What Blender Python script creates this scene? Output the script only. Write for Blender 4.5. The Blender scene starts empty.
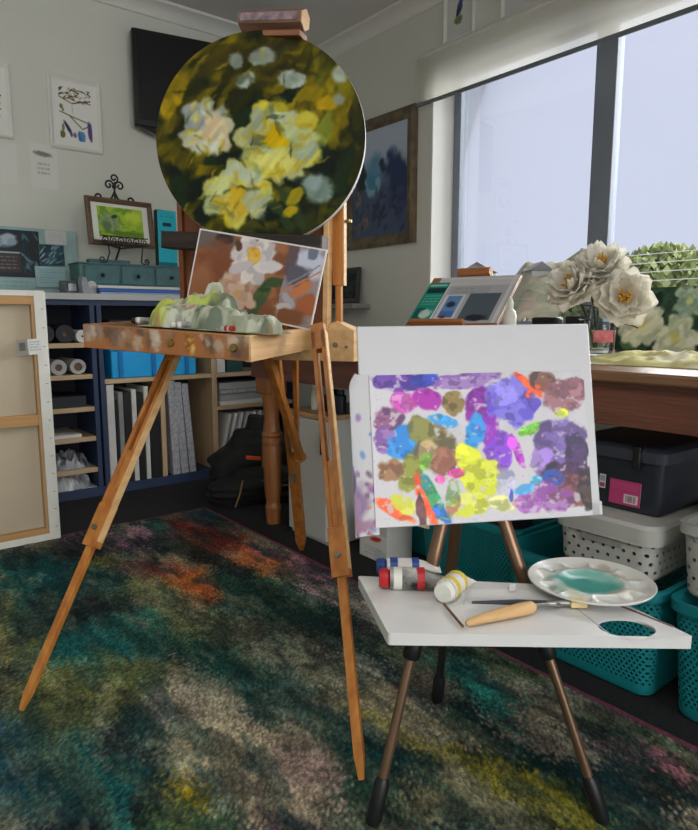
import bpy, bmesh, math, random
import numpy as np
from mathutils import Matrix, Vector
random.seed(7)
rng = np.random.default_rng(11)
PI = math.pi
S = bpy.context.scene
COL = S.collection

# ------------------------------------------------------------------ camera
cam_d = bpy.data.cameras.new('camera'); cam = bpy.data.objects.new('camera', cam_d); COL.objects.link(cam)
cam_d.sensor_width = 36; cam_d.sensor_fit = 'HORIZONTAL'; cam_d.lens = 36*661/698; cam_d.clip_start = .02; cam_d.clip_end = 500
cam.location = (0, 0, .87)
cam.rotation_euler = (PI/2-math.atan(97/661), 0, -math.radians(38.5))
S.camera = cam
# ------------------------------------------------------------------ world, daylight, exposure
S.view_settings.view_transform = 'Standard'; S.view_settings.look = 'None'
S.view_settings.gamma = 1; S.view_settings.use_curve_mapping = False
S.view_settings.exposure = 0.0
W = bpy.data.worlds.new('overcast sky'); S.world = W; W.use_nodes = True
nt = W.node_tree; nt.nodes.clear()
wo = nt.nodes.new('ShaderNodeOutputWorld'); bg = nt.nodes.new('ShaderNodeBackground')
tc = nt.nodes.new('ShaderNodeTexCoord'); sx = nt.nodes.new('ShaderNodeSeparateXYZ'); rp = nt.nodes.new('ShaderNodeValToRGB')
nt.links.new(tc.outputs['Generated'], sx.inputs[0]); nt.links.new(sx.outputs['Z'], rp.inputs[0])
rp.color_ramp.elements[0].position = 0; rp.color_ramp.elements[0].color = (.66, .70, .86, 1)
rp.color_ramp.elements[1].position = .6; rp.color_ramp.elements[1].color = (.70, .74, .90, 1)
nt.links.new(rp.outputs[0], bg.inputs[0]); nt.links.new(bg.outputs[0], wo.inputs[0])
bg.inputs[1].default_value = 1.0
def light(name, kind, loc, rot, energy, color, **kw):
    d = bpy.data.lights.new(name, kind); d.energy = energy; d.color = color
    for k, v in kw.items(): setattr(d, k, v)
    o = bpy.data.objects.new(name, d); COL.objects.link(o); o.location = loc; o.rotation_euler = rot
    return o
def aim(d):
    return Vector(d).to_track_quat('-Z', 'Y').to_euler()
# bright overcast daylight falling in through the window (soft sun behind cloud)
light('cloudy_sun', 'SUN', (6, 1, 6), aim((-.86, .10, -.50)), 10, (1, .98, .95), angle=math.radians(70))
# soft sun added behind the camera to brighten the back wall
light('rear_fill_sun', 'SUN', (-2, -6, 4), aim((.0, .97, -.20)), 3.2, (1, .98, .95), angle=math.radians(60))
# fill lights added out of frame to lift the room's brightness
light('overhead_fill', 'AREA', (-.5, -.4, 2.44), (0, 0, 0), 20, (1, .97, .90), shape='DISK', size=1.0)
light('point_fill', 'POINT', (-.55, 1.35, 2.05), (0, 0, 0), 11, (1, .97, .92), shadow_soft_size=.18)  # added point light, brightens the ceiling and back wall

# ------------------------------------------------------------------ helpers
def lin(c):
    if isinstance(c, str):
        c = tuple(int(c[i:i+2], 16)/255 for i in (0, 2, 4))
    return tuple((x/12.92 if x <= .04045 else ((x+.055)/1.055)**2.4) for x in c)
MATS = {}
def mat(name, c, rough=.6, var=.12, scale=12, bump=0., bscale=None, metal=0., c2=None, stretch=(1, 1, 1), spec=.5, coat=0, detail=4):
    if name in MATS: return MATS[name]
    m = bpy.data.materials.new(name); m.use_nodes = True; n = m.node_tree.nodes; l = m.node_tree.links
    b = n['Principled BSDF']; b.inputs['Roughness'].default_value = rough; b.inputs['Metallic'].default_value = metal
    b.inputs['Specular IOR Level'].default_value = spec; b.inputs['Coat Weight'].default_value = coat
    t = n.new('ShaderNodeTexCoord'); mp = n.new('ShaderNodeMapping'); mp.inputs['Scale'].default_value = stretch
    nz = n.new('ShaderNodeTexNoise'); nz.inputs['Scale'].default_value = scale; nz.inputs['Detail'].default_value = detail
    l.new(t.outputs['Object'], mp.inputs[0]); l.new(mp.outputs[0], nz.inputs['Vector'])
    r = n.new('ShaderNodeValToRGB'); a = lin(c)
    if c2 is None:
        lo = tuple(x*(1-var) for x in a); hi = tuple(min(1, x*(1+var)) for x in a)
    else: lo, hi = a, lin(c2)
    r.color_ramp.elements[0].position = .32; r.color_ramp.elements[0].color = (*lo, 1)
    r.color_ramp.elements[1].position = .68; r.color_ramp.elements[1].color = (*hi, 1)
    l.new(nz.outputs['Fac'], r.inputs[0]); l.new(r.outputs[0], b.inputs['Base Color'])
    if bump:
        bz = n.new('ShaderNodeTexNoise'); bz.inputs['Scale'].default_value = bscale or scale*6; bz.inputs['Detail'].default_value = 3
        l.new(mp.outputs[0], bz.inputs['Vector'])
        bp = n.new('ShaderNodeBump'); bp.inputs['Strength'].default_value = bump; bp.inputs['Distance'].default_value = .004
        l.new(bz.outputs['Fac'], bp.inputs['Height']); l.new(bp.outputs[0], b.inputs['Normal'])
    MATS[name] = m; return m
def wood(name, c, c2, axis='z', rough=.45, spec=.5):
    st = {'x': (2, 30, 30), 'y': (30, 2, 30), 'z': (30, 30, 2)}[axis]
    return mat(name, c, rough, 0, 1.6, .25, 6, c2=c2, stretch=st, spec=spec)
def paint_mat(name='painted surface', rough=.6, bump=.0, spec=.4, attr='col', fine=0.0, fscale=300, bscale=120):
    if name in MATS: return MATS[name]
    m = bpy.data.materials.new(name); m.use_nodes = True; n = m.node_tree.nodes; l = m.node_tree.links
    b = n['Principled BSDF']; b.inputs['Roughness'].default_value = rough; b.inputs['Specular IOR Level'].default_value = spec
    a = n.new('ShaderNodeAttribute'); a.attribute_name = attr
    out = a.outputs['Color']
    t = n.new('ShaderNodeTexCoord')
    if fine:
        nz = n.new('ShaderNodeTexNoise'); nz.inputs['Scale'].default_value = fscale; nz.inputs['Detail'].default_value = 2
        l.new(t.outputs['Object'], nz.inputs['Vector'])
        mr = n.new('ShaderNodeMapRange'); mr.inputs[1].default_value = .3; mr.inputs[2].default_value = .7
        mr.inputs[3].default_value = 1-fine; mr.inputs[4].default_value = 1+fine
        l.new(nz.outputs['Fac'], mr.inputs[0])
        vm = n.new('ShaderNodeVectorMath'); vm.operation = 'SCALE'
        l.new(out, vm.inputs[0]); l.new(mr.outputs[0], vm.inputs['Scale']); out = vm.outputs[0]
    l.new(out, b.inputs['Base Color'])
    if bump:
        bz = n.new('ShaderNodeTexNoise'); bz.inputs['Scale'].default_value = bscale; bz.inputs['Detail'].default_value = 4
        l.new(t.outputs['Object'], bz.inputs['Vector'])
        bp = n.new('ShaderNodeBump'); bp.inputs['Strength'].default_value = bump; bp.inputs['Distance'].default_value = .003
        l.new(bz.outputs['Fac'], bp.inputs['Height']); l.new(bp.outputs[0], b.inputs['Normal'])
    MATS[name] = m; return m
def glass_mat(name, tint=(1, 1, 1), gloss=.08, rough=.02, milky=0.):
    if name in MATS: return MATS[name]
    m = bpy.data.materials.new(name); m.use_nodes = True; n = m.node_tree.nodes; l = m.node_tree.links
    n.remove(n['Principled BSDF']); o = n['Material Output']
    tr = n.new('ShaderNodeBsdfTransparent'); tr.inputs[0].default_value = (*tint, 1)
    gl = n.new('ShaderNodeBsdfGlossy'); gl.inputs['Roughness'].default_value = rough
    fr = n.new('ShaderNodeFresnel'); fr.inputs[0].default_value = 1.45
    mx = n.new('ShaderNodeMixShader')
    ma = n.new('ShaderNodeMath'); ma.operation = 'MULTIPLY'; ma.inputs[1].default_value = gloss*10; ma.use_clamp = True
    l.new(fr.outputs[0], ma.inputs[0]); l.new(ma.outputs[0], mx.inputs[0])
    l.new(tr.outputs[0], mx.inputs[1]); l.new(gl.outputs[0], mx.inputs[2])
    src = mx.outputs[0]
    if milky:
        tl = n.new('ShaderNodeBsdfTranslucent'); tl.inputs[0].default_value = (.95, .94, .86, 1)
        df = n.new('ShaderNodeBsdfDiffuse'); df.inputs[0].default_value = (.84, .83, .77, 1)
        m1 = n.new('ShaderNodeMixShader'); m1.inputs[0].default_value = .35
        l.new(tl.outputs[0], m1.inputs[1]); l.new(df.outputs[0], m1.inputs[2])
        m2 = n.new('ShaderNodeMixShader'); m2.inputs[0].default_value = milky
        l.new(src, m2.inputs[1]); l.new(m1.outputs[0], m2.inputs[2]); src = m2.outputs[0]
    l.new(src, o.inputs['Surface'])
    MATS[name] = m; return m

class MB:
    def __init__(s): s.v = []; s.f = []; s.uv = None
    def add(s, vs, fs, M=None):
        k = len(s.v)
        for p in vs:
            p = Vector(p)
            if M is not None: p = M @ p
            s.v.append(tuple(p))
        s.f += [tuple(i+k for i in f) for f in fs]; return s
    def box(s, x0, x1, y0, y1, z0, z1, M=None):
        vs = [(x, y, z) for x in (x0, x1) for y in (y0, y1) for z in (z0, z1)]
        return s.add(vs, [(0, 1, 3, 2), (4, 6, 7, 5), (0, 4, 5, 1), (2, 3, 7, 6), (0, 2, 6, 4), (1, 5, 7, 3)], M)
    def bar(s, p0, p1, w, h, side=(1, 0, 0), w1=None, h1=None):
        p0, p1 = Vector(p0), Vector(p1); d = (p1-p0).normalized(); a = Vector(side); a = (a-d*a.dot(d)).normalized(); b = d.cross(a)
        w1 = w1 or w; h1 = h1 or h; vs = []
        for p, ww, hh in ((p0, w, h), (p1, w1, h1)):
            for sa, sb in ((-1, -1), (1, -1), (1, 1), (-1, 1)): vs.append(p+a*sa*ww/2+b*sb*hh/2)
        return s.add(vs, [(3, 2, 1, 0), (4, 5, 6, 7), (0, 1, 5, 4), (1, 2, 6, 5), (2, 3, 7, 6), (3, 0, 4, 7)])
    def tube(s, pts, r, n=10, cap=True):
        pts = [Vector(p) for p in pts]; m = len(pts); rs = r if hasattr(r, '__len__') else [r]*m
        ref = Vector((.31, .52, .8)); vs = []; fs = []; a = None
        for i, p in enumerate(pts):
            d = (pts[min(i+1, m-1)]-pts[max(i-1, 0)]).normalized()
            if a is None: a = d.cross(ref).normalized()
            else: a = (a-d*a.dot(d)).normalized()
            b = d.cross(a)
            for k in range(n): vs.append(p+(a*math.cos(2*PI*k/n)+b*math.sin(2*PI*k/n))*rs[i])
        for i in range(m-1):
            for k in range(n): fs.append((i*n+k, i*n+(k+1) % n, (i+1)*n+(k+1) % n, (i+1)*n+k))
        if cap: fs.append(tuple(range(n))[::-1]); fs.append(tuple(range((m-1)*n, m*n)))
        return s.add(vs, fs)
    def lathe(s, prof, n=24, M=None):
        vs = []; fs = []; m = len(prof)
        for r, z in prof:
            for k in range(n): vs.append((r*math.cos(2*PI*k/n), r*math.sin(2*PI*k/n), z))
        for i in range(m-1):
            for k in range(n): fs.append((i*n+k, i*n+(k+1) % n, (i+1)*n+(k+1) % n, (i+1)*n+k))
        if prof[0][0] > 1e-6: fs.append(tuple(range(n))[::-1])
        if prof[-1][0] > 1e-6: fs.append(tuple(range((m-1)*n, m*n)))
        return s.add(vs, fs, M)
    def prism(s, poly, z0, z1, M=None):
        n = len(poly); vs = [(x, y, z0) for x, y in poly]+[(x, y, z1) for x, y in poly]
        fs = [tuple(range(n))[::-1], tuple(range(n, 2*n))]+[(i, (i+1) % n, n+(i+1) % n, n+i) for i in range(n)]
        return s.add(vs, fs, M)
    def grid(s, fn, nu, nv, M=None):
        vs = [fn(i/nu, j/nv) for j in range(nv+1) for i in range(nu+1)]
        fs = [(j*(nu+1)+i, j*(nu+1)+i+1, (j+1)*(nu+1)+i+1, (j+1)*(nu+1)+i) for j in range(nv) for i in range(nu)]
        return s.add(vs, fs, M)
    def ball(s, c, r, n=10, sc=(1, 1, 1)):
        prof = [(math.sin(PI*i/n)*1.0, -math.cos(PI*i/n)) for i in range(n+1)]
        prof[0] = (0, -1); prof[-1] = (0, 1)
        return s.lathe(prof, 2*n, Matrix.Translation(c) @ Matrix.Diagonal((r*sc[0], r*sc[1], r*sc[2], 1)))

ROOTM = {}
def props(o, label=None, cat=None, group=None, kind=None):
    if label: o['label'] = label
    if cat: o['category'] = cat
    if group: o['group'] = group
    if kind: o['kind'] = kind
    return o
def thing(name, label, cat, loc=(0, 0, 0), rotz=0, group=None, tilt=0):
    o = bpy.data.objects.new(name, None); COL.objects.link(o); o.location = loc; o.rotation_euler = (tilt, 0, rotz)
    o.empty_display_size = .05
    ROOTM[o.name] = Matrix.LocRotScale(Vector(loc), o.rotation_euler, None)
    return props(o, label, cat, group)
def mesh(name, mb, m, parent=None, space='local', loc=None, rotz=0, tilt=0, bevel=0, smooth=True, solid=0, subsurf=0, angle=40):
    """one mesh object; space 'world' -> vertices are given in room coordinates"""
    me = bpy.data.meshes.new(name); vs = mb.v
    if space == 'world':
        if parent is not None:
            P = parent; M = Matrix.Identity(4)
            chain = []
            while P is not None: chain.append(P); P = P.parent
            for P in reversed(chain): M = M @ ROOTM.get(P.name, Matrix.Identity(4))
            Mi = M.inverted()
        else: Mi = Matrix.Translation(Vector(loc or (0, 0, 0))).inverted()
        vs = [tuple(Mi @ Vector(p)) for p in vs]
    me.from_pydata(vs, [], mb.f); bm = bmesh.new(); bm.from_mesh(me)
    bmesh.ops.remove_doubles(bm, verts=bm.verts, dist=1e-6); bmesh.ops.recalc_face_normals(bm, faces=bm.faces); bm.to_mesh(me); bm.free()
    o = bpy.data.objects.new(name, me); COL.objects.link(o); me.materials.append(m)
    if smooth:
        me.polygons.foreach_set('use_smooth', [True]*len(me.polygons)); me.set_sharp_from_angle(angle=math.radians(angle))
    if parent is not None: o.parent = parent; ROOTM.setdefault(o.name, Matrix.Identity(4))
    if loc is not None: o.location = loc
    o.rotation_euler = (tilt, 0, rotz)
    if parent is None: ROOTM[o.name] = Matrix.LocRotScale(Vector(loc or (0, 0, 0)), o.rotation_euler, None)
    if solid: md = o.modifiers.new('solid', 'SOLIDIFY'); md.thickness = solid; md.offset = 0
    if subsurf: md = o.modifiers.new('sub', 'SUBSURF'); md.levels = md.render_levels = subsurf
    if bevel: md = o.modifiers.new('bevel', 'BEVEL'); md.width = bevel; md.segments = 2; md.limit_method = 'ANGLE'
    return o
def structure(name, mb, m, **k):
    o = mesh(name, mb, m, **k); o['kind'] = 'structure'; return o

# ---- artwork: colours over a surface, evaluated on a fine grid --------------
def noise2(h, w, fy, fx, octs=4, seed=0, gain=.5):
    r = np.random.default_rng(seed); out = np.zeros((h, w)); amp = 1; tot = 0
    for o in range(octs):
        ny, nx = max(2, int(fy*2**o)+2), max(2, int(fx*2**o)+2)
        g = r.random((ny, nx)); y = np.linspace(0, ny-1.001, h); x = np.linspace(0, nx-1.001, w)
        yi = y.astype(int); xi = x.astype(int); fy_ = (y-yi)[:, None]; fx_ = (x-xi)[None]
        fy_ = fy_*fy_*(3-2*fy_); fx_ = fx_*fx_*(3-2*fx_)
        a = g[np.ix_(yi, xi)]; b = g[np.ix_(yi, xi+1)]; c = g[np.ix_(yi+1, xi)]; d = g[np.ix_(yi+1, xi+1)]
        out += amp*((a*(1-fx_)+b*fx_)*(1-fy_)+(c*(1-fx_)+d*fx_)*fy_); tot += amp; amp *= gain
    return out/tot
def rgb(c): return np.array([int(c[i:i+2], 16)/255 for i in (0, 2, 4)])
def smooth(a, b, x):
    t = np.clip((x-a)/(b-a), 0, 1); return t*t*(3-2*t)
class Art:
    """u to the right, v up, both 0..1; asp = width/height"""
    def __init__(s, w, h, c='ffffff', asp=None):
        s.w, s.h = w, h; s.asp = asp or w/h; s.a = np.ones((h, w, 3))*rgb(c); s.seed = 1
        s.U, s.V = np.meshgrid(np.linspace(0, 1, w), np.linspace(0, 1, h))
    def mix(s, m, c):
        c = rgb(c) if isinstance(c, str) else c
        s.a = s.a*(1-m[..., None])+c*m[..., None]; return s
    def mask(s, u, v, ru, rv, rot=0, edge=.25, rough=.5, freq=6):
        s.seed += 1; x = (s.U-u)*s.asp; y = s.V-v; c, q = math.cos(rot), math.sin(rot)
        X = (x*c+y*q)/(ru*s.asp); Y = (-x*q+y*c)/rv
        d = np.sqrt(X*X+Y*Y)+rough*(noise2(s.h, s.w, freq, freq*s.asp, 3, s.seed)-.5)*2
        return 1-smooth(1-edge, 1+edge, d)
    def blob(s, u, v, ru, rv, c, rot=0, edge=.2, rough=.35, c2=None, op=1., freq=7):
        m = s.mask(u, v, ru, rv, rot, edge, rough, freq)*op; s.mix(m, c)
        if c2:
            n = noise2(s.h, s.w, 9, 9*s.asp, 4, s.seed+500); s.mix(m*smooth(.48, .62, n), c2)
        return s
    def rect(s, u0, v0, u1, v1, c, op=1.):
        s.mix(((s.U >= u0)&(s.U <= u1)&(s.V >= v0)&(s.V <= v1))*op, c); return s
    def line(s, u0, v0, u1, v1, wd, c, op=1.):
        x = (s.U-u0)*s.asp; y = s.V-v0; dx = (u1-u0)*s.asp; dy = v1-v0; L = dx*dx+dy*dy+1e-9
        t = np.clip((x*dx+y*dy)/L, 0, 1); d = np.hypot(x-t*dx, y-t*dy); s.mix((1-smooth(wd*.6, wd*1.2, d))*op, c); return s
    def peony(s, u, v, r, cols, heart, seed=0, n=11, squash=1.):
        rr = random.Random(seed)
        for ring, k in ((1.0, n), (.68, n-2), (.4, n-4)):
            for i in range(k):
                a = 2*PI*i/k+rr.random()*.6; d = r*ring*.62
                s.blob(u+math.cos(a)*d/s.asp, v+math.sin(a)*d*squash, r*.44*(.7+ring*.4)/s.asp, r*.27*squash*(.7+ring*.4), rr.choice(cols), a, .18, .3)
        for i in range(5):
            s.blob(u+rr.uniform(-.16, .16)*r/s.asp, v+rr.uniform(-.16, .16)*r, r*.16/s.asp, r*.12, heart, rr.random()*3, .4, .4, op=.85)
        return s
    def strokes(s, n, u0, v0, u1, v1, L, wd, cols, ang=0, spread=.5, seed=0, op=.6):
        rr = random.Random(seed)
        for i in range(n):
            u = rr.uniform(u0, u1); v = rr.uniform(v0, v1); a = ang+rr.uniform(-spread, spread)
            s.blob(u, v, L*rr.uniform(.5, 1)/s.asp, wd*rr.uniform(.5, 1.2), rr.choice(cols), a, .4, .5, op=op)
        return s
    def writing(s, u0, v0, u1, v1, rows, c, op=.7, wd=.5):
        rr = random.Random(rows*7+int(u0*100)); hh = (v1-v0)/rows
        for i in range(rows):
            y = v1-hh*(i+.5); x = u0
            while x < u1-.02:
                l = rr.uniform(.03, .12); s.rect(x, y-hh*wd*.3, min(u1, x+l), y+hh*wd*.3, c, op); x += l+.03
        return s
    def warp(s, amp, freq, octs=3, seed=0):
        dx = noise2(s.h, s.w, freq, freq*s.asp, octs, 900+seed)-.5; dy = noise2(s.h, s.w, freq, freq*s.asp, octs, 950+seed)-.5
        s.a = s.sample((s.U+amp*dx/s.asp*2).ravel(), (s.V+amp*dy*2).ravel()).reshape(s.h, s.w, 3); return s
    def streak(s, amt, ang, fl=60, fs=6, seed=0):
        c, q = math.cos(ang), math.sin(ang); N = noise2(256, 256, 60, 8, 2, 700+seed)
        x = (s.U*s.asp*c+s.V*q); y = (-s.U*s.asp*q+s.V*c); x = (x-x.min())/np.ptp(x); y = (y-y.min())/np.ptp(y)
        s.a = np.clip(s.a*(1+amt*2*(N[(y*255).astype(int), (x*255).astype(int)]-.5)[..., None]), 0, 1); return s
    def sat(s, k, gain=1., gam=1.):
        s.a = np.clip(s.a, 0, 1)**gam*gain; g = s.a.mean(2, keepdims=True); s.a = np.clip(g+(s.a-g)*k, 0, 1); return s
    def sample(s, u, v):
        x = np.clip(u, 0, 1)*(s.w-1); y = np.clip(v, 0, 1)*(s.h-1); xi = np.minimum(x.astype(int), s.w-2); yi = np.minimum(y.astype(int), s.h-2)
        fx = (x-xi)[:, None]; fy = (y-yi)[:, None]; A = s.a
        return (A[yi, xi]*(1-fx)+A[yi, xi+1]*fx)*(1-fy)+(A[yi+1, xi]*(1-fx)+A[yi+1, xi+1]*fx)*fy
def to_lin(a):
    a = np.clip(a, 0, 1); return np.where(a <= .04045, a/12.92, ((a+.055)/1.055)**2.4)
def color_mesh(name, verts, faces, cols, m, parent=None, loc=None, rotz=0, tilt=0, roll=0, sm=True):
    me = bpy.data.meshes.new(name); me.from_pydata([tuple(p) for p in verts], [], faces)
    at = me.color_attributes.new('col', 'FLOAT_COLOR', 'POINT'); c = np.ones((len(verts), 4), np.float32); c[:, :3] = to_lin(np.asarray(cols))
    at.data.foreach_set('color', c.ravel()); me.materials.append(m)
    o = bpy.data.objects.new(name, me); COL.objects.link(o)
    if sm: me.polygons.foreach_set('use_smooth', [True]*len(me.polygons)); me.set_sharp_from_angle(angle=math.radians(40))
    if parent is not None: o.parent = parent
    if loc is not None: o.location = loc
    o.rotation_euler = (tilt, roll, rotz)
    ROOTM[o.name] = Matrix.LocRotScale(Vector(loc or (0, 0, 0)), o.rotation_euler, None)
    return o
def sheet_geo(w, h, art, thick=.002, edge='f0f0ec', nx=None, ny=None, bend=None, back=None):
    """upright sheet, bottom centre at origin, picture faces -y"""
    nx = nx or min(400, art.w); ny = ny or min(400, art.h)
    U, V = np.meshgrid(np.linspace(0, 1, nx+1), np.linspace(0, 1, ny+1)); U = U.ravel(); V = V.ravel()
    def pos(U, V, y):
        P = np.stack([(U-.5)*w, np.full_like(U, y), V*h], 1)
        return bend(P, U, V) if bend else P
    front = pos(U, V, 0); n = len(U)
    F = [(j*(nx+1)+i, j*(nx+1)+i+1, (j+1)*(nx+1)+i+1, (j+1)*(nx+1)+i) for j in range(ny) for i in range(nx)]
    cols = art.sample(U, V)
    ring = [(i, 0) for i in range(nx)]+[(nx, j) for j in range(ny)]+[(i, ny) for i in range(nx, 0, -1)]+[(0, j) for j in range(ny, 0, -1)]
    idx = np.array([j*(nx+1)+i for i, j in ring]); r1 = front[idx]; r2 = pos(U[idx], V[idx], thick); k = len(idx)
    F += [(n+(i+1) % k, n+i, n+k+i, n+k+(i+1) % k) for i in range(k)]
    verts = np.concatenate([front, r1, r2]); cols = np.concatenate([cols, np.tile(rgb(edge), (2*k, 1))])
    if bend is None: 
        F.append(tuple(range(n+k, n+2*k))[::-1])
    else:
        b = pos(U, V, thick); o = len(verts); verts = np.concatenate([verts, b]); cols = np.concatenate([cols, np.tile(rgb(back or edge), (n, 1))])
        F += [(o+j*(nx+1)+i, o+(j+1)*(nx+1)+i, o+(j+1)*(nx+1)+i+1, o+j*(nx+1)+i+1) for j in range(ny) for i in range(nx)]
    return verts, F, cols
def sheet(name, w, h, art, m, parent=None, loc=None, rotz=0, tilt=0, roll=0, **k):
    v, f, c = sheet_geo(w, h, art, **k); return color_mesh(name, v, f, c, m, parent, loc, rotz, tilt, roll)
def frame_mb(w, h, t, d, lip=.3):
    """picture frame moulding, outer w x h, bar t wide, d deep, bottom centre at origin, face at y=-d .. 0"""
    mb = MB(); prof = [(0, 0), (0, -d*.75), (.35, -d), (.6, -d*.8), (1, -d*.55), (1, 0)]
    vs = []; 
    for q, y in prof:
        i = q*t
        vs += [(-w/2+i, y, i), (w/2-i, y, i), (w/2-i, y, h-i), (-w/2+i, y, h-i)]
    fs = []; n = len(prof)
    for p in range(n):
        q = (p+1) % n
        for k in range(4): fs.append((p*4+k, p*4+(k+1) % 4, q*4+(k+1) % 4, q*4+k))
    return mb.add(vs, fs)
def place_sheet(name, mb, m, parent=None, **k): return mesh(name, mb, m, parent, **k)
PAPER = paint_mat('printed paper', .75, .05)
GLOSSY = paint_mat('coated paint', .5, .25, .22, bscale=90)
OIL = paint_mat('oil paint', .5, .5, .12, bscale=70)

# ================================================================== THE ROOM
RW, RD, RH = 2.60, 3.58, 2.50          # window wall x, back wall y, ceiling height
m_wall = mat('wall paint', 'd6d8ce', .85, .03, 2, .05, 160)
m_ceil = mat('ceiling paint', 'd8d9d6', .9, .03, 2)
m_trimw = mat('white trim paint', 'e4e5df', .5, .03, 5)
m_carpet = mat('dark floor carpet', '17181b', .95, .35, 90, .5, 300)
structure('floor', MB().box(-2.2, 2.75, -2.6, 3.75, -.1, 0), m_carpet)
structure('ceiling', MB().box(-2.2, 2.95, -2.6, 3.75, RH, RH+.1), m_ceil)
structure('wall_back', MB().box(-2.2, 2.95, RD, RD+.17, 0, RH), m_wall)
structure('wall_left', MB().box(-2.3, -2.2, -2.6, RD+.17, 0, RH), m_wall)
WY0, WY1, WZ0, WZ1 = -.6, 2.575, .80, 2.155
wr = MB(); x0, x1 = RW, 2.86
wr.box(x0, x1, WY1, RD, 0, RH).box(x0, x1, -2.6, WY0, 0, RH).box(x0, x1, WY0, WY1, 0, WZ0).box(x0, x1, WY0, WY1, WZ1, RH)
structure('wall_right', wr, m_wall)
nw = MB().box(-2.2, -1.5, -2.7, -2.6, 0, RH).box(1.6, 2.86, -2.7, -2.6, 0, RH).box(-1.5, 1.6, -2.7, -2.6, 2.2, RH)
structure('wall_front', nw, m_wall)  # opening in this unseen wall is left so sky light enters
# cove cornice
def cove(L):
    pr = []
    for i in range(7):
        a = i/6*PI/2; pr.append((.085*(1-math.sin(a)), -.062*(1-math.cos(a))))
    return [(0.085, 0)]+pr[0:]+[(0, -.075), (0, 0)]
cb = MB(); P = [(0, 0), (.09, 0), (.085, -.012), (.05, -.018), (.022, -.04), (.012, -.062), (0, -.066)]
cb.add([(x, RD-d, RH+z) for x in (-2.2, RW) for d, z in P], [tuple(range(7)), tuple(range(13, 6, -1))]+[(i, (i+1) % 7, 7+(i+1) % 7, 7+i) for i in range(7)])
structure('trim_1', cb, m_trimw)
cb = MB(); cb.add([(RW-d, y, RH+z) for y in (-2.6, RD) for d, z in P], [tuple(range(7)), tuple(range(13, 6, -1))]+[(i, (i+1) % 7, 7+(i+1) % 7, 7+i) for i in range(7)])
structure('trim_2', cb, m_trimw)
# window: white lined reveal, grey aluminium frame, panes
m_alu = mat('grey aluminium frame', '828c99', .45, .04, 8, metal=.2)
win = thing('window_1', None, None, (0, 0, 0)); win['kind'] = 'structure'
rv = MB().box(RW-.002, 2.86, WY1-.012, WY1, WZ0, WZ1).box(RW-.002, 2.86, WY0, WY1, WZ1-.012, WZ1).box(RW-.004, 2.86, WY0, WY1, WZ0, WZ0+.015).box(RW-.002, 2.86, WY0, WY0+.012, WZ0, WZ1)
mesh('window_reveal', rv, m_trimw, win)
fr = MB(); fx0, fx1 = 2.755, 2.81
for ya, yb in ((WY1-.06, WY1-.012), (1.635, 1.735), (.62, .70), (WY0+.012, WY0+.05)): fr.box(fx0, fx1, ya, yb, WZ0+.015, WZ1-.012)
fr.box(fx0, fx1, WY0+.012, WY1-.012, WZ0+.015, WZ0+.055).box(fx0, fx1, WY0+.012, WY1-.012, WZ1-.035, WZ1-.012)
mesh('window_frame', fr, m_alu, win, bevel=.003)
m_glass = glass_mat('window glass', (.98, .99, 1), .06)
for ya, yb in ((1.735, WY1-.06), (.70, 1.635), (WY0+.05, .62)):
    mesh('pane', MB().box(2.778, 2.782, ya-.004, yb+.004, WZ0+.05, WZ1-.03), m_glass, win)
# roller blind
bl = thing('roller_blind', 'half lowered white translucent roller blind across the top of the window', 'blind', (2.555, 0, 2.19))
mesh('blind_fabric', MB().box(-.001, .001, -.7, 2.64, -.222, .0), glass_mat('blind fabric', (.95, .95, .93), .0, .5, .36), bl)
mesh('bottom_rail', MB().box(-.007, .007, -.7, 2.64, -.232, -.214), mat('grey blind rail', '6d7479', .5, .03), bl, bevel=.003)
mesh('roller_tube', MB().tube([(.022, -.7, .012), (.022, 2.64, .012)], .022, 16), mat('blind white', 'd2d2c8', .6, .03), bl)

# ================================================================== OUTSIDE
def ground_hill():
    mb = MB(); nx, ny = 70, 80
    def f(u, v):
        x = 9+u*70; y = -30+v*100
        r = math.hypot(x, y); a = math.degrees(math.atan2(x, y))
        h = -1.6+max(0, (r-22))*.085
        ridge = 2.2+1.0*math.sin(a*.35)+.5*math.sin(a*1.3+1)+.3*math.sin(a*3.1)
        k = max(0, min(1, (r-30)/16)); h += k*k*(3-2*k)*ridge*1.35
        return (x, y, h+.25*math.sin(x*1.7)*math.sin(y*1.3))
    return mb.grid(f, nx, ny)
structure('terrain_hillside', ground_hill(), mat('hillside scrub', '4c5a3c', .95, 0, 1.1, .8, 5, c2='7d6c55', detail=10), smooth=True)
m_leaf_far = mat('far bush leaves', '6f7f46', .8, 0, .9, c2='a5ad6e', detail=6)
def bush_mb(c, rx, ry, rz, n, s, seed):
    r = random.Random(seed); mb = MB()
    for i in range(n):
        a = r.uniform(0, 2*PI); z = r.uniform(-.9, 1); q = math.sqrt(max(0, 1-z*z))*r.uniform(.75, 1.05)
        p = Vector((c[0]+rx*q*math.cos(a), c[1]+ry*q*math.sin(a), c[2]+rz*z*r.uniform(.85, 1.05)))
        M = Matrix.Translation(p) @ Matrix.Rotation(r.uniform(0, 6), 4, 'Z') @ Matrix.Rotation(r.uniform(-1.2, 1.2), 4, 'X')
        l = s*r.uniform(.6, 1.3); mb.add([(-l*.4, 0, 0), (0, 0, -l*.5), (l*.4, .1*l, 0), (0, 0, l*.6)], [(0, 1, 2, 3)], M)
    return mb
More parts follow.
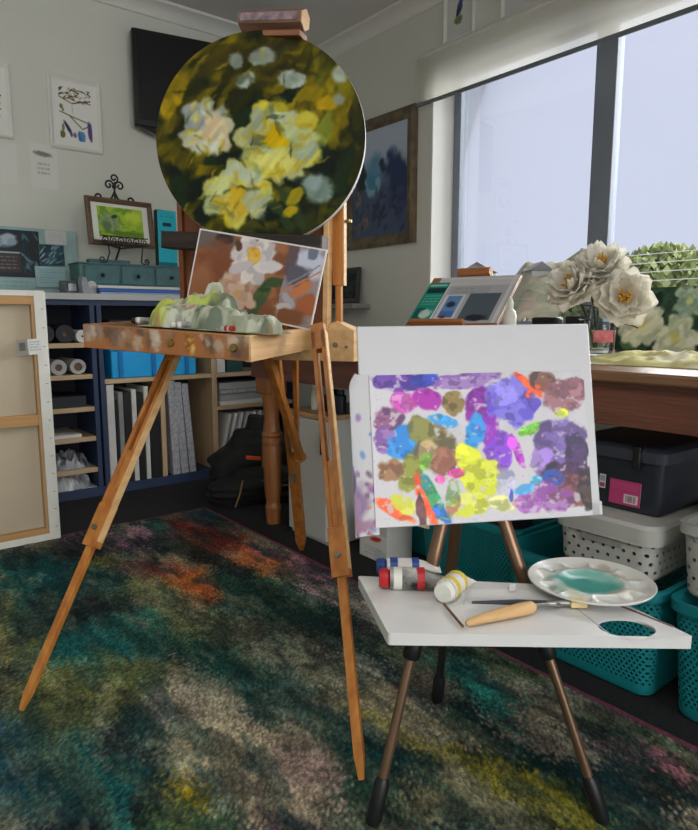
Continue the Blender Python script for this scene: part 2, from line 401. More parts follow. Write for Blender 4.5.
def bush(label, c, rx, ry, rz, n, s, seed, m):
    t = thing('garden_shrub', label, 'shrub', (c[0], c[1], -1.6), group='shrubs outside the window')
    mesh('foliage', bush_mb((0, 0, c[2]+1.6), rx, ry, rz, n, s, seed), m, t, smooth=False)
    k = MB().tube([(0, 0, -.3), (.05, 0, (c[2]+1.6)*.6), (0, .05, c[2]+1.6)], [.12, .09, .03], 8); mesh('trunk', k, mat('bark', '5d5246', .9), t)
bush('tall rounded green shrub right of the window mullion', (13.7, 6.9, 1.35), 1.15, 1.15, .95, 2600, .2, 3, m_leaf_far)
bush('wide green shrub at the right end of the window view', (17.6, 5.2, 1.15), 1.7, 1.7, 1.25, 2600, .22, 5, m_leaf_far)
bush('low shrub just right of the mullion behind the flowers', (15.4, 9.0, .75), 1.2, 1.2, .8, 1600, .2, 8, mat('far olive leaves', '66774a', .8, 0, .9, c2='8f9365'))
bush('pale low shrub left of the mullion behind the flowers', (16.6, 12.1, .2), 1.5, 1.5, .6, 1300, .22, 9, mat('far dry leaves', '6f6a4c', .8, 0, .9, c2='94836a'))
# wire fence in front of the bushes
ft = thing('wire_fence', 'pale wire fence in front of the green shrubs outside', 'fence', (12.0, 6.2, -1.6))
for y in (-6, -2.5, 1.0): mesh('post', MB().box(-.04, .04, y-.04, y+.04, -.3, 3.75), mat('grey fence post', 'a8a8a0', .8), ft)
for i, z in enumerate((2.72, 2.88, 3.04, 3.2, 3.36, 3.52, 3.68)): mesh('wire', MB().tube([(-.05, -6, z), (-.05, 1.0, z-.07)], .007, 6), mat('white wire', 'e6e6e2', .5), ft)
hm = mat('far white house', '98958c', .8, .05); hr = mat('far grey roof', '5d5b5a', .8, .08)
for lab, x, y, z, w, rz in (('small pale house on the ridge at the left edge of the window', 33.5, 28.6, 3.3, 2.2, .5), ('second pale house on the ridge above the book stand', 36.5, 26.4, 3.35, 1.8, .9), ('pale house on the ridge left of the mullion', 41, 24.5, 3.6, 2.4, .3)):
    h = thing('far_house', lab, 'house', (x, y, z-1.2), rz, 'houses on the far ridge')
    mesh('wall', MB().box(-w/2, w/2, -w*.35, w*.35, 0, 1.7), hm, h)
    mesh('roof', MB().add([(-w*.55, -w*.42, 1.7), (w*.55, -w*.42, 1.7), (w*.55, w*.42, 1.7), (-w*.55, w*.42, 1.7), (-w*.5, 0, 2.25), (w*.5, 0, 2.25)], [(0, 1, 5, 4), (2, 3, 4, 5), (1, 2, 5), (3, 0, 4), (3, 2, 1, 0)]), hr, h)

# ================================================================== RUG
def make_rug():
    x0, x1, y0, y1 = -1.0, 1.312, -.5, 2.705; nx, ny = 400, 520
    A = Art(nx+1, ny+1, '232b2b', asp=(x1-x0)/(y1-y0)); w, h = A.w, A.h
    st = lambda fx, fy, s, o=5: noise2(h, w, fy, fx, o, s, .62)
    for seed, lo, hi, c, op in ((21, .47, .60, '18474a', 1), (22, .50, .62, '67705c', .9), (23, .50, .60, '8b8371', .9), (24, .54, .63, '14171d', .95), (25, .57, .66, '77743a', .8), (26, .57, .66, '1f6361', .8), (27, .62, .7, '7a5466', .6)):
        A.mix(smooth(lo, hi, st(11, 5, seed))*op, c)
    def b(x, y, rx, ry, c, op=.85, rough=.75, c2=None, rot=0):
        A.blob((x-x0)/(x1-x0), (y-y0)/(y1-y0), rx/(x1-x0), ry/(y1-y0), c, rot, .35, rough, c2, op, 16)
    b(.62, 2.5, .22, .14, '15161d'); b(.45, 2.38, .16, .14, '1c5552'); b(.55, 2.1, .16, .3, '174248'); b(.5, 1.9, .1, .2, '15171c', .7)
    b(.93, 2.42, .15, .14, 'a97f90', .9, 1.0, '2a2630'); b(.75, 2.62, .1, .05, '3a2c3a')
    b(1.17, 2.25, .085, .33, 'ad4d33', .95, .7, '5a2f2c'); b(1.18, 1.98, .07, .16, 'b9774c', .8)
    b(.86, 1.93, .09, .19, 'b3663a', .95, .6, '8a4630'); b(.82, 2.15, .06, .1, '5f3a40', .8)
    b(1.24, 1.6, .06, .45, '96687c', .85, .8); b(1.27, 2.45, .035, .2, '6b4558', .8); b(1.21, 1.45, .06, .2, 'b3a7a0', .7)
    b(1.02, 2.55, .07, .1, '27544e', .8); b(1.03, 2.02, .06, .28, '242528', .9); b(1.08, 1.65, .07, .3, '20332f', .9); b(.98, 1.75, .06, .2, '2d4a3e', .8)
    b(.73, 1.9, .06, .22, '7d8360', .8); b(.66, 1.7, .1, .16, '2b6058', .85); b(.5, 1.62, .1, .2, '225d5c', .9); b(.8, 1.62, .07, .2, '6f744f', .8)
    b(.37, 1.48, .11, .14, '7b7847', .9, .9, '3c4430'); b(.52, 1.45, .08, .1, '67683f', .8, .9)
    b(.55, 1.2, .09, .16, 'a09a80', .9, .6); b(.63, 1.36, .08, .1, '8f8d78', .7); b(.75, 1.37, .07, .2, '1f3f3a', .9); b(.8, 1.12, .09, .16, '5a675a', .8)
    b(.46, 1.08, .035, .1, 'a99127', .95, .5); b(.64, .98, .09, .2, 'a69a80', .9, .6); b(.66, 1.0, .06, .15, '7a6468', .6, 1.3); b(.9, 1.3, .06, .3, '7c7a66', .8)
    b(.2, 1.28, .1, .2, '1d3c4b', .9); b(.33, 1.2, .09, .12, '173e3c', .9); b(.42, .93, .1, .1, '3d5a3b', .8); b(.3, 1.32, .05, .06, '6c7a62', .7)
    b(1.0, 1.2, .035, .12, 'aaa393', .95, .4); b(.95, .98, .07, .16, '9a9078', .9); b(1.0, 1.05, .05, .1, '71525d', .6, 1.)
    b(.87, .85, .03, .2, '8f8830', .9, .6); b(.93, .62, .045, .16, '8a852f', .85, .6); b(1.02, .8, .05, .22, '122a2b', .95); b(1.04, .57, .06, .12, '1c3034', .9)
    b(1.14, .95, .035, .22, '2e7b72', .85, .9); b(1.22, .8, .06, .16, '928676', .85, .7); b(1.17, .57, .03, .1, 'a3606f', .85, .8); b(1.25, 1.05, .05, .25, '28463c', .85)
    b(1.1, .72, .04, .15, '7c7365', .8); b(1.24, .6, .05, .12, '39523c', .8); b(.78, .72, .07, .12, '6f6b52', .8); b(.72, .85, .05, .1, '2b473b', .8)
    A.warp(.030, 14, 4, 3).warp(.012, 60, 2, 4)
    g = np.random.default_rng(6); ju = g.normal(0, .0045, (h, w)); jv = g.normal(0, .008, (h, w))
    A.a = A.sample((A.U+ju).ravel(), (A.V+jv).ravel()).reshape(h, w, 3)
    A.mix(smooth(.56, .62, st(26, 13, 91, 4))*.5, '1a2022'); A.mix(smooth(.60, .66, st(30, 15, 92, 4))*.4, '8d8a78'); A.mix(smooth(.54, .58, st(44, 16, 93, 4))*.45, '1c3434'); A.mix(smooth(.57, .6, st(50, 18, 94, 4))*.22, '777458')
    spk = g.random((h, w)); A.a = A.a*(.72+.52*spk[..., None]**1.2); gray = A.a.mean(2, keepdims=True); A.a = np.clip(gray+(A.a-gray)*1.08, 0, 1)*1.10
    spk2 = st(60, 60, 77, 2); A.a *= (.75+.5*spk2[..., None])
    edge = (A.U > 1-.012/2.31)|(A.V > 1-.010/3.2); A.mix(edge*.9, '7a3f55')
    P = np.stack([x0+A.U.ravel()*(x1-x0), y0+A.V.ravel()*(y1-y0), .011+.003*spk2.ravel()], 1)
    F = [(j*w+i, j*w+i+1, (j+1)*w+i+1, (j+1)*w+i) for j in range(h-1) for i in range(w-1)]
    ring = [i for i in range(w-1)]+[j*w+w-1 for j in range(h-1)]+[(h-1)*w+i for i in range(w-1, 0, -1)]+[j*w for j in range(h-1, 0, -1)]
    low = P[ring].copy(); low[:, 2] = 0; n = len(P); k = len(ring)
    F += [(ring[(i+1) % k], ring[i], n+i, n+(i+1) % k) for i in range(k)]
    V = np.concatenate([P, low]); C = np.concatenate([A.a.reshape(-1, 3), np.tile(rgb('5a3040'), (k, 1))])
    o = color_mesh('rug', V, F, C, paint_mat('rug pile', .95, .7, .1, fine=.35, fscale=240, bscale=260))
    props(o, 'large abstract rug in teal, olive, rust and mauve covering the floor', 'rug')
make_rug()

# ================================================================== FRENCH EASEL (box easel) WITH THE ROUND PAINTING
EO = Vector((.497, 1.187, 0)); ER = math.atan2(-.84, .543)
w_or = wood('orange beech', '9c5a22', 'bd7c38', 'z', .4)
w_box = wood('worn easel box wood', '9c6438', 'bb8350', 'x', .45)
w_pale = wood('pale beech and lit edges', 'c99d68', 'dcb682', 'y', .55)  # for raw beech parts and for edges painted as lit
w_dk = wood('dark stained bar', '1d1714', '3a2a22', 'x', .5)
w_lid = wood('brown lid board', '7a4526', '965a35', 'z', .45)
m_steel = mat('steel hardware', '8b8a86', .35, .1, 30, metal=.9)
m_brass = mat('brass hardware', '9c8349', .35, .1, 30, metal=.85)
ez = thing('french_easel', 'tall orange wooden box easel on three legs carrying the round painting', 'easel', EO, ER)
zt = lambda a, b: .831-.0565*(a-.06)+.035*(b-.243)
def slab(mb, a0, a1, b0, b1, dz0, dz1):
    c = [(a0, b0), (a1, b0), (a1, b1), (a0, b1)]
    return mb.add([(a, b, zt(a, b)+dz0) for a, b in c]+[(a, b, zt(a, b)+dz1) for a, b in c], [(3, 2, 1, 0), (4, 5, 6, 7), (0, 1, 5, 4), (1, 2, 6, 5), (2, 3, 7, 6), (3, 0, 4, 7)])
bx = MB(); A0, A1, B0, B1 = -.383, .06, .243, .64
slab(bx, A0, A1, B0, B0+.014, -.056, 0); slab(bx, A0, A0+.014, B0+.014, B1, -.056, 0); slab(bx, A0+.014, A1-.014, B0+.014, B1, -.056, -.046)
slab(bx, A0+.014, A1-.014, B1-.014, B1, -.046, 0); slab(bx, A0+.014, A1-.014, .43, .44, -.046, -.006)
box = mesh('paint_box', bx, w_box, ez, bevel=.0015)
sd = MB(); slab(sd, A1-.014, A1+.002, B0-.001, B1, -.057, .001); mesh('box_side', sd, w_pale, ez, bevel=.0015)
for a in (-.14, .02):
    kn = MB().tube([(a, B0-.001, zt(a, B0)-.028), (a, B0-.007, zt(a, B0)-.028)], [.010, .008], 12)
    mesh('drawer_knob', kn, m_brass, ez)
# paint smears dried along the front board
sm = Art(150, 24, 'a3683c', asp=.43/.05); rr = random.Random(4)
for i in range(46): sm.blob(rr.uniform(0, 1), .75+rr.uniform(-.45, .3), .012+rr.random()*.02, .2+rr.random()*.25, rr.choice(['8f8478', 'b9ab98', '6f5848', '99745a', 'cfc0ae', '7d5a3c', '5b4a40']), 0, .4, .7, op=.75)
sm.blob(.66, .6, .03, .5, '8a5526', 0, .3, .3, 'c79a44'); sm.blob(.68, .35, .012, .2, 'd8b060')
d0 = B0-.0015; pts = [(A0, -.056), (A1, -.056), (A1, 0), (A0, 0)]
U, V = np.meshgrid(np.linspace(0, 1, 121), np.linspace(0, 1, 17)); U = U.ravel(); V = V.ravel()
Vt = [(A0+.002+u*(A1-A0-.005), d0, zt(A0+u*(A1-A0), B0)-.0545+v*.053) for u, v in zip(U, V)]
Vt2 = [(x, y+.0012, z) for x, y, z in Vt]
Fq = [(j*121+i, j*121+i+1, (j+1)*121+i+1, (j+1)*121+i) for j in range(16) for i in range(120)]
color_mesh('paint_smeared_front', Vt, Fq, sm.sample(U, V), paint_mat('smeared wood', .5, .3), ez)
# rear cross block that carries lid, legs and mast
rb = MB(); rb.box(-.31, .185, .585, .66, .757, .838); rb.add([(.08, .585, .838), (.185, .585, .838), (.185, .66, .838), (.08, .66, .838), (.132, .60, .862), (.132, .65, .862)], [(0, 1, 4), (1, 2, 5, 4), (2, 3, 5), (3, 0, 4, 5)])
mesh('cross_block', rb, w_pale, ez, bevel=.002)
mesh('bolt', MB().tube([(.135, .580, .80), (.135, .586, .80)], .007, 10).tube([(.165, .580, .795), (.165, .586, .795)], .004, 8), m_steel, ez)
# lid: a shallow box standing behind the picture
ld = MB().box(-.335, .105, .60, .612, .84, 1.22).box(-.335, -.32, .588, .60, .84, 1.22)
mesh('lid', ld, w_lid, ez, bevel=.002)
mesh('lid_lit_edge', MB().bar((.107, .594, .84), (.112, .60, 1.23), .014, .03, (1, 0, 0)), w_pale, ez, bevel=.001)  # paler wood paints the window light on the lid's side
br = MB().bar((-.335, .53, 1.079), (.128, .53, 1.05), .05, .045, (0, 1, 0)); mesh('canvas_support_bar', br, w_dk, ez, bevel=.004)
mesh('support_ledge', MB().bar((-.20, .515, 1.038), (.11, .515, 1.02), .028, .012, (0, 1, 0)), w_dk, ez, bevel=.002)
mesh('mast', MB().box(-.052, -.008, .583, .607, .84, 1.63), w_or, ez, bevel=.002)
cl = thing('top_clamp', None, None); cl.parent = ez; ROOTM[cl.name] = Matrix.Identity(4)
hx = [(math.cos(PI/6+i*PI/3)*.029, math.sin(PI/6+i*PI/3)*.026) for i in range(6)]
M = Matrix.Translation((-.02, .566, 1.606)) @ Matrix.Rotation(.11, 4, 'Y') @ Matrix.Rotation(PI/2, 4, 'Y')
mesh('clamp_block', MB().prism([(y, x) for x, y in hx], -.088, .084, M), wood('clamp worn wood', '6b4a38', '8d6a55', 'x', .5), cl, bevel=.002)
mesh('clamp_end', MB().prism([(y*.97, x*.97) for x, y in hx], .0845, .0865, M), w_pale, cl)
mesh('worn_paint_patch', MB().box(-.080, .074, -.0275, -.0265, -.008, .010, Matrix.Translation((-.02, .566, 1.606)) @ Matrix.Rotation(.11, 4, 'Y')), mat('mauve dried paint', '6d6068', .6, .5, 60, c2='a48b90'), cl)
mesh('clamp_lip', MB().box(-.068, .080, -.016, .034, -.040, -.026, Matrix.Translation((-.02, .566, 1.606)) @ Matrix.Rotation(.11, 4, 'Y')), wood('clamp lower wood', '7d4a2e', '95603c', 'x', .5), cl, bevel=.002)
# telescoping side strut
stt = MB().box(.116, .146, .612, .632, .955, 1.34); mesh('side_strut', stt, w_or, ez, bevel=.0015)
mesh('strut_lit_edge', MB().box(.1465, .1495, .612, .632, .955, 1.34), w_pale, ez)  # added pale strip paints the strut's window-lit edge
mesh('strut_rod', MB().box(.124, .140, .614, .63, .83, .955), w_or, ez, bevel=.001)
mesh('wing_nut', MB().tube([(.148, .622, 1.12), (.166, .622, 1.12)], .004, 8).box(.158, .164, .610, .634, 1.117, 1.123), m_brass, ez)
# legs: slotted upper pair of rails, telescoping lower leg
def leg(top, foot, split, wd=.03, th=.018, sep=.010, sidev=(1, 0, 0), name='leg', edge=True):
    top, foot = Vector(top), Vector(foot); d = (foot-top); kp = top+d*split
    L_ = thing(name, None, None); L_.parent = ez; ROOTM[L_.name] = Matrix.Identity(4)
    sv = Vector(sidev); dn = d.normalized(); sv = (sv-dn*sv.dot(dn)).normalized()
    up = MB()
    for sg in (-1, 1): up.bar(top+sv*sg*(wd/2-th*.28), kp+sv*sg*(wd/2-th*.28), th*.56, .024, sv)
    up.bar(kp-dn*.09, kp+dn*.015, wd+.004, .028, sv); up.bar(top-dn*.02, top+dn*.05, wd, .024, sv)
    mesh('upper_rails', up, w_or, L_, bevel=.001)
    if edge: mesh('rail_lit_edge', MB().bar(top+sv*(wd/2+.001), kp+sv*(wd/2+.001), .0025, .022, sv), w_pale, L_)  # added pale strip paints window light along the rail
    mesh('lower_leg', MB().bar(top+d*(split-.25), foot-dn*.04, wd*.55, .016, sv).bar(foot-dn*.04, foot, wd*.55, .016, sv, wd*.3, .008), wood('lower leg beech', 'a05f22', 'c0803a', 'z', .4), L_, bevel=.001)
    nb = dn.cross(sv); mesh('leg_screw', MB().tube([kp-dn*.03-nb*.022, kp-dn*.03+nb*.022], .006, 10), m_steel, L_)
    return L_
leg((.14, .45, .835), (.39, .012, .014), .595, .034)
leg((-.262, .455, .80), (-.388, -.016, .014), .58, .032)
# rear leg with brace
rl = thing('leg', None, None); rl.parent = ez; ROOTM[rl.name] = Matrix.Identity(4)
tp = [Vector((-.066, .66, .765)), Vector((-.012, .66, .765))]; mid = Vector((-.128, .905, .40)); ft = Vector((-.21, 1.16, .0))
mm = MB()
for q, t in enumerate(tp): mm.bar(t, mid+Vector((-.012+.024*q, 0, 0)), .012, .02)
mm.bar(mid+Vector((.006, -.02, .03)), ft+(mid-ft)*.12, .036, .022).bar(ft+(mid-ft)*.12, ft, .036, .022, (1, 0, 0), .014, .012)
mesh('rear_leg_rails', mm, w_or, rl, bevel=.001)
mesh('metal_plate', MB().box(-.146, -.132, .918, .924, .325, .36), m_steel, rl)
mesh('brace', MB().bar((-.055, .56, .782), (-.082, .852, .43), .02, .026).tube([(-.082, .842, .43), (-.082, .862, .43)], .018, 14), w_or, ez, bevel=.001)

# round painting
def round_painting():
    PN = 420; A = Art(PN, PN, '33340f', 1.0); n1 = noise2(PN, PN, 5, 5, 5, 3); n2 = noise2(PN, PN, 7, 7, 5, 9)
    A.mix(smooth(.47, .64, n1)*.55, '5f5616'); A.mix(smooth(.52, .66, n2)*.8, '22271a'); A.mix(smooth(.60, .7, noise2(PN, PN, 6, 6, 4, 31))*.45, '85741a')
    q = lambda x, y: ((x-156)/213, 1-(y-30)/206)
    A.strokes(60, .03, .3, .35, .95, .10, .022, ['9a8617', '7a6a14', '5a5316', 'b39a1e'], 1.0, .4, 1, .42)
    A.strokes(60, .55, .5, .98, .9, .10, .022, ['a08a1c', '55511a', '8c8a2c', 'b8a128'], 1.2, .5, 2, .45)
    A.strokes(50, .1, .02, .9, .3, .10, .025, ['2a3319', '59591b', '8d7f1c', '1d2817', '6f6a1b'], .7, 1.2, 3, .5)
    A.strokes(26, .25, .72, .75, 1., .10, .025, ['4b421c', '33331c', '6a5a1c'], .3, .5, 6, .7)
    def bl(x, y, rx, ry, c, rot=0, c2=None, op=.95, e=.25, r=.4): u, v = q(x, y); A.blob(u, v, rx/213, ry/206, c, rot, e, r, c2, op, 8)
    bl(176, 90, 10, 26, 'a58c1b', -.5, 'c5a524', .8); bl(330, 100, 14, 9, 'c3a01e', 0, 'd8b42c'); bl(310, 92, 16, 7, '9c8a1f', .3); bl(326, 130, 7, 20, '8f9440', -.4); bl(300, 84, 18, 8, 'a98f22', .2, None, .7)
    for x, y, rx, ry, ro in ((193, 182, 24, 11, .5), (176, 170, 10, 18, .6), (285, 95, 24, 7, .55), (245, 112, 6, 28, -.6), (330, 155, 20, 16, 0), (275, 205, 18, 10, .3), (345, 170, 9, 26, -.35), (225, 150, 22, 6, .2), (298, 165, 12, 22, .2), (205, 205, 14, 8, .4)): bl(x, y, rx, ry, '18221a', ro, '25361f')
    for x, y, ro in ((282, 205, -.9), (295, 200, -.7)): bl(x, y, 5, 26, '3f4f33', .6, None, .8)
    W1 = ['cdc5a8', 'c4bda6', 'd8cfae', 'a9a898', 'cdbb92']; Y1 = ['cfc470', 'b9bb8c', 'd6c75c', 'a5a974', 'c9c590', 'b8aa3c']
    A.peony(*q(208, 121), .125, W1, 'e3c9a0', 1); bl(214, 124, 14, 16, 'e6d9bd', .3, 'dcc19c', .8); bl(195, 110, 9, 12, '9fa3a3', .4, None, .8); bl(205, 140, 14, 6, 'ddd8c4', .1)
    A.peony(*q(281, 136), .185, Y1, 'd9b91f', 2, 12); bl(272, 160, 28, 13, 'd8cb6a', .35, 'e4d98a'); bl(303, 128, 22, 8, 'cfd0a0', -.3); bl(276, 128, 13, 10, 'd9b31a', .4, 'e6c62c'); bl(258, 126, 9, 20, 'a9ae97', -.3, None, .85); bl(312, 146, 12, 7, 'b5bba0', .5); bl(285, 112, 17, 7, 'c9cbb3', .2)
    A.peony(*q(239, 186), .15, Y1, 'cfa82a', 4, 11); bl(236, 196, 18, 14, 'd4b347', .4, 'dec877'); bl(248, 168, 18, 8, 'c7cbb2', -.2); bl(258, 196, 10, 15, 'b1b5a0', .2, None, .85); bl(222, 178, 12, 8, 'd9d79d', .6)
    for x, y, rx, ry in ((240, 58, 8, 8), (266, 55, 12, 8), (248, 77, 11, 8), (297, 76, 11, 8), (344, 74, 6, 9), (342, 96, 6, 6)): bl(x, y, rx, ry, 'a3a89c' if y != 77 else '7d8476', .2, 'c7cabd', .9)
    bl(320, 180, 15, 15, '8f9c90', .2, 'b3beb4'); bl(318, 176, 9, 7, 'a9b5b0', .5, None, .7); bl(298, 190, 10, 5, 'b9a52f', .8, None, .9); bl(292, 205, 9, 4, 'c0a929', .6)
    A.strokes(40, .05, .05, .95, .95, .05, .006, ['b59c22', '23280f', '8c7c1a', '2c3416', 'c4ac30'], .9, .8, 11, .55)
    for (cx_, cy_, r0) in ((281, 136, 40), (239, 186, 34), (208, 121, 27)):
        rr_ = random.Random(cx_)
        for i in range(30):
            an = rr_.uniform(0, 6.28); d_ = r0*rr_.uniform(.3, .95); bl(cx_+d_*math.cos(an), cy_+d_*math.sin(an), r0*.20, r0*.05, rr_.choice(['d8d39a', 'd9cf78', '7f8460', 'c4aa3c', '5f6440', 'c9cbb0']), an+.3, None, .6, .5, .5)
    A.warp(.020, 12, 4, 1).warp(.008, 45, 2, 2).streak(.10, .9, seed=3)
    A.sat(1.15, 1.0, 1.2); A.a = A.a*np.array([.93, .97, 1.])
    ring_n, rad_n = 300, 130; rx, rz = .268, .262; V = [(0, 0, 0)]; UV = [(.5, .5)]
    for k in range(1, rad_n+1):
        for i in range(ring_n):
            a = 2*PI*i/ring_n; q_ = k/rad_n; V.append((rx*q_*math.cos(a), -.0, rz*q_*math.sin(a))); UV.append((.5+.5*q_*math.cos(a), .5+.5*q_*math.sin(a)))
    F = [(0, 1+i, 1+(i+1) % ring_n) for i in range(ring_n)]
    for k in range(rad_n-1):
        for i in range(ring_n):
            a0 = 1+k*ring_n+i; a1 = 1+k*ring_n+(i+1) % ring_n; F.append((a0, a0+ring_n, a1+ring_n, a1))
    UV = np.array(UV); C = A.sample(UV[:, 0], UV[:, 1])
    t = thing('round_painting', 'round oil painting of white and yellow peonies on the tall easel', 'painting', pw, -math.radians(42), None, -.05)
    color_mesh('painted_face', V, F, C, OIL, t)
    n = 96; eb = MB(); pf = [(1, 0), (1.004, .004), (1.004, .024), (.99, .026)]
    vs = [(rx*s*math.cos(2*PI*i/n), y, rz*s*math.sin(2*PI*i/n)) for s, y in pf for i in range(n)]
    fs = [(p*n+i, p*n+(i+1) % n, (p+1)*n+(i+1) % n, (p+1)*n+i) for p in range(3) for i in range(n)]; fs.append(tuple(range(3*n, 4*n)))
    eb.add(vs, fs); mesh('canvas_edge', eb, mat('primed canvas edge', 'd6d8d4', .6, .05), t)
def EW(a, b, z): c, s_ = math.cos(ER), math.sin(ER); return (EO.x+a*c-b*s_, EO.y+a*s_+b*c, z)
pw = EW(-.050, .535, 1.320)
round_painting()

# reference photo print leaning on the support bar
def photo_print():
    A = Art(320, 180, '7d4f35', asp=1.8); n = noise2(180, 320, 4, 7, 4, 12)
    A.mix(smooth(.4, .65, n), '9c6847'); A.rect(0, 0, .3, 1, '8f5d3f', .6); A.blob(.12, .9, .2, .12, '6a6160', 0, .3, .3); A.blob(.22, .92, .08, .06, '2b2b30')
    A.blob(.2, .45, .2, .4, '7b4a30', .3, .4, .4); A.blob(.1, .3, .1, .3, 'a06d4b', .1, .4, .3, op=.7)
    A.blob(.30, .45, .06, .05, '39452c', .4); A.blob(.58, .35, .06, .13, '33472a', -.3, .2, .4, '4d6237'); A.blob(.66, .5, .07, .06, '3c5030', .3); A.blob(.56, .14, .035, .18, '43583c', -.4); A.blob(.5, .62, .05, .1, '44392b')
    A.peony(.40, .30, .28, ['b08c78', 'c9aa94', 'a57f6c', 'bb9882'], 'c6a06c', 5, 9); A.peony(.47, .72, .30, ['cfc6c4', 'dcd3cc', 'b9b2b4', 'e3dad2'], 'd9a640', 6, 11)
    A.blob(.47, .78, .05, .09, 'd2982f', .3, .3, .4, 'e0b754'); A.blob(.62, .68, .09, .06, 'd0cacb', .2); A.blob(.38, .60, .1, .06, 'c3bbbd', .5); A.blob(.33, .86, .03, .07, '59412c', .3)
    A.rect(.72, 0, 1, 1, '9a8f96', .85); A.rect(.72, .6, .80, 1, '55454a', .8); A.blob(.9, .78, .1, .2, 'c3c6d6', 0, .2, .3); A.blob(.83, .62, .1, .12, '5d5a66', .4); A.blob(.86, .47, .09, .07, 'c4774a', .7); A.blob(.94, .3, .08, .14, 'a55f3c', .2); A.blob(.80, .3, .08, .05, 'a9a4a8', -.6)
    A.blob(.77, .22, .06, .06, 'c0b6b2', 0); A.blob(.84, .12, .12, .10, '7f5136', .1); A.line(.74, .42, .98, .72, .012, 'c77e55'); A.line(.76, .5, .97, .8, .01, '8a8894'); A.blob(.9, .92, .04, .08, '6f7888')
    A.warp(.022, 12, 4, 2)
    A.rect(0, 0, .012, 1, 'd9d6d2').rect(.988, 0, 1, 1, 'd9d6d2').rect(0, .98, 1, 1, 'd9d6d2').rect(0, 0, 1, .02, 'd9d6d2')
    c = EW(-.062, .462, .872); o = sheet('photo_print', .358, .2, A, GLOSSY, None, c, ER, -.12, math.radians(10.5), thick=.003)
    props(o, 'printed photo of white peonies leaning beneath the round painting', 'photo')
photo_print()
# crumpled paint rag + paint tubes lying in the easel box
def crumple(w, d, h, seed, cols, nx=70, ny=44, env=None, base='c9cdb5', plain=False):
    n = noise2(ny+1, nx+1, 4, 7, 4, seed); r1 = 1-np.abs(2*noise2(ny+1, nx+1, 3, 5, 3, seed+1)-1)*2.2; r1 = np.clip(r1, 0, 1)
    r2 = 1-np.abs(2*noise2(ny+1, nx+1, 6, 9, 2, seed+2)-1)*2; r2 = np.clip(r2, 0, 1)
    A = Art(nx+1, ny+1, base, asp=w/d)
    for i, (c, lo) in enumerate(cols): A.mix(smooth(lo, lo+.1, noise2(ny+1, nx+1, 4, 6, 3, seed+10+i))*.85, c)
    U, V = A.U, A.V; e = env(U, V) if env else np.clip(1-((2*U-1)**2*1+(2*V-1)**2), 0, 1)**.5
    z = h*e*(.30+.5*r1+.25*r2)
    if plain: 
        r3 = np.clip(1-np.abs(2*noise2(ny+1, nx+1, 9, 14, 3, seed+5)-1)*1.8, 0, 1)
        z = h*e*(.84+.12*r2+.08*r3); A.warp(.10, 5, 3, seed); A.mix((1-smooth(.0, .5, r3))*.55, '74796a')  # crease shade is mixed into the cloth colour
    X = (U-.5)*w*(1+.12*(n-.5)); Y = (V-.5)*d*(1+.2*(n-.5)); top = np.stack([X.ravel(), Y.ravel(), z.ravel()+.002], 1); bot = top.copy(); bot[:, 2] = 0
    m = nx+1; F = [(j*m+i, j*m+i+1, (j+1)*m+i+1, (j+1)*m+i) for j in range(ny) for i in range(nx)]
    k = len(top); ring = [i for i in range(nx)]+[j*m+nx for j in range(ny)]+[ny*m+i for i in range(nx, 0, -1)]+[j*m for j in range(ny, 0, -1)]
    F += [(ring[(i+1) % len(ring)], ring[i], k+ring[i], k+ring[(i+1) % len(ring)]) for i in range(len(ring))]
    F += [(k+j*m+i, k+(j+1)*m+i, k+(j+1)*m+i+1, k+j*m+i+1) for j in range(ny) for i in range(nx)]
    return np.concatenate([top, bot]), F, np.concatenate([A.a.reshape(-1, 3)]*2)
CLOTH = paint_mat('crumpled cotton', .9, .3, .1, bscale=300)
def rag_env(U, V):
    x = U*3.4; y = V*1.3; e = np.zeros_like(U)
    def rope(x0, y0, x1, y1, r, h, sag=0.):
        dx, dy = x1-x0, y1-y0; L2 = dx*dx+dy*dy; t = np.clip(((x-x0)*dx+(y-y0)*dy)/L2, 0, 1)
        d = np.hypot(x-x0-t*dx, y-y0-t*dy-sag*np.sin(t*PI)); return h*np.sqrt(np.clip(1-(d/r)**2, 0, 1))
    for q in ((.35, .65, 1.0, .85, .35, .75, .1), (.9, .9, 1.9, .8, .33, .95, .1), (.5, .4, 1.5, .45, .28, .62, .12), (1.3, .5, 2.2, .5, .26, .60, -.1), (1.25, 1.0, 1.55, 1.05, .16, 1.22, 0), (.25, .45, .7, .3, .22, .5, 0), (2.1, .55, 3.15, .5, .30, .45, .1), (2.3, .35, 3.2, .42, .15, .38, 0), (.15, .8, .6, 1., .2, .5, 0), (1.6, .9, 2.3, .8, .2, .55, 0)): e = np.maximum(e, rope(*q))
    return e
v, f, c = crumple(.34, .13, .088, 41, [('9aa088', .5), ('c9ccba', .48), ('7f866c', .56), ('b7c45c', .62), ('a9825c', .64), ('6a7566', .60)], env=rag_env, base='a8ac97', nx=150, ny=70, plain=True)
rg = color_mesh('paint_rag', v, f, c, CLOTH, None, EW(-.075, .335, zt(-.075, .335)+.001), ER-.02, 0, .055)
props(rg, 'crumpled pale green paint rag heaped in the easel box before the photo', 'rag')
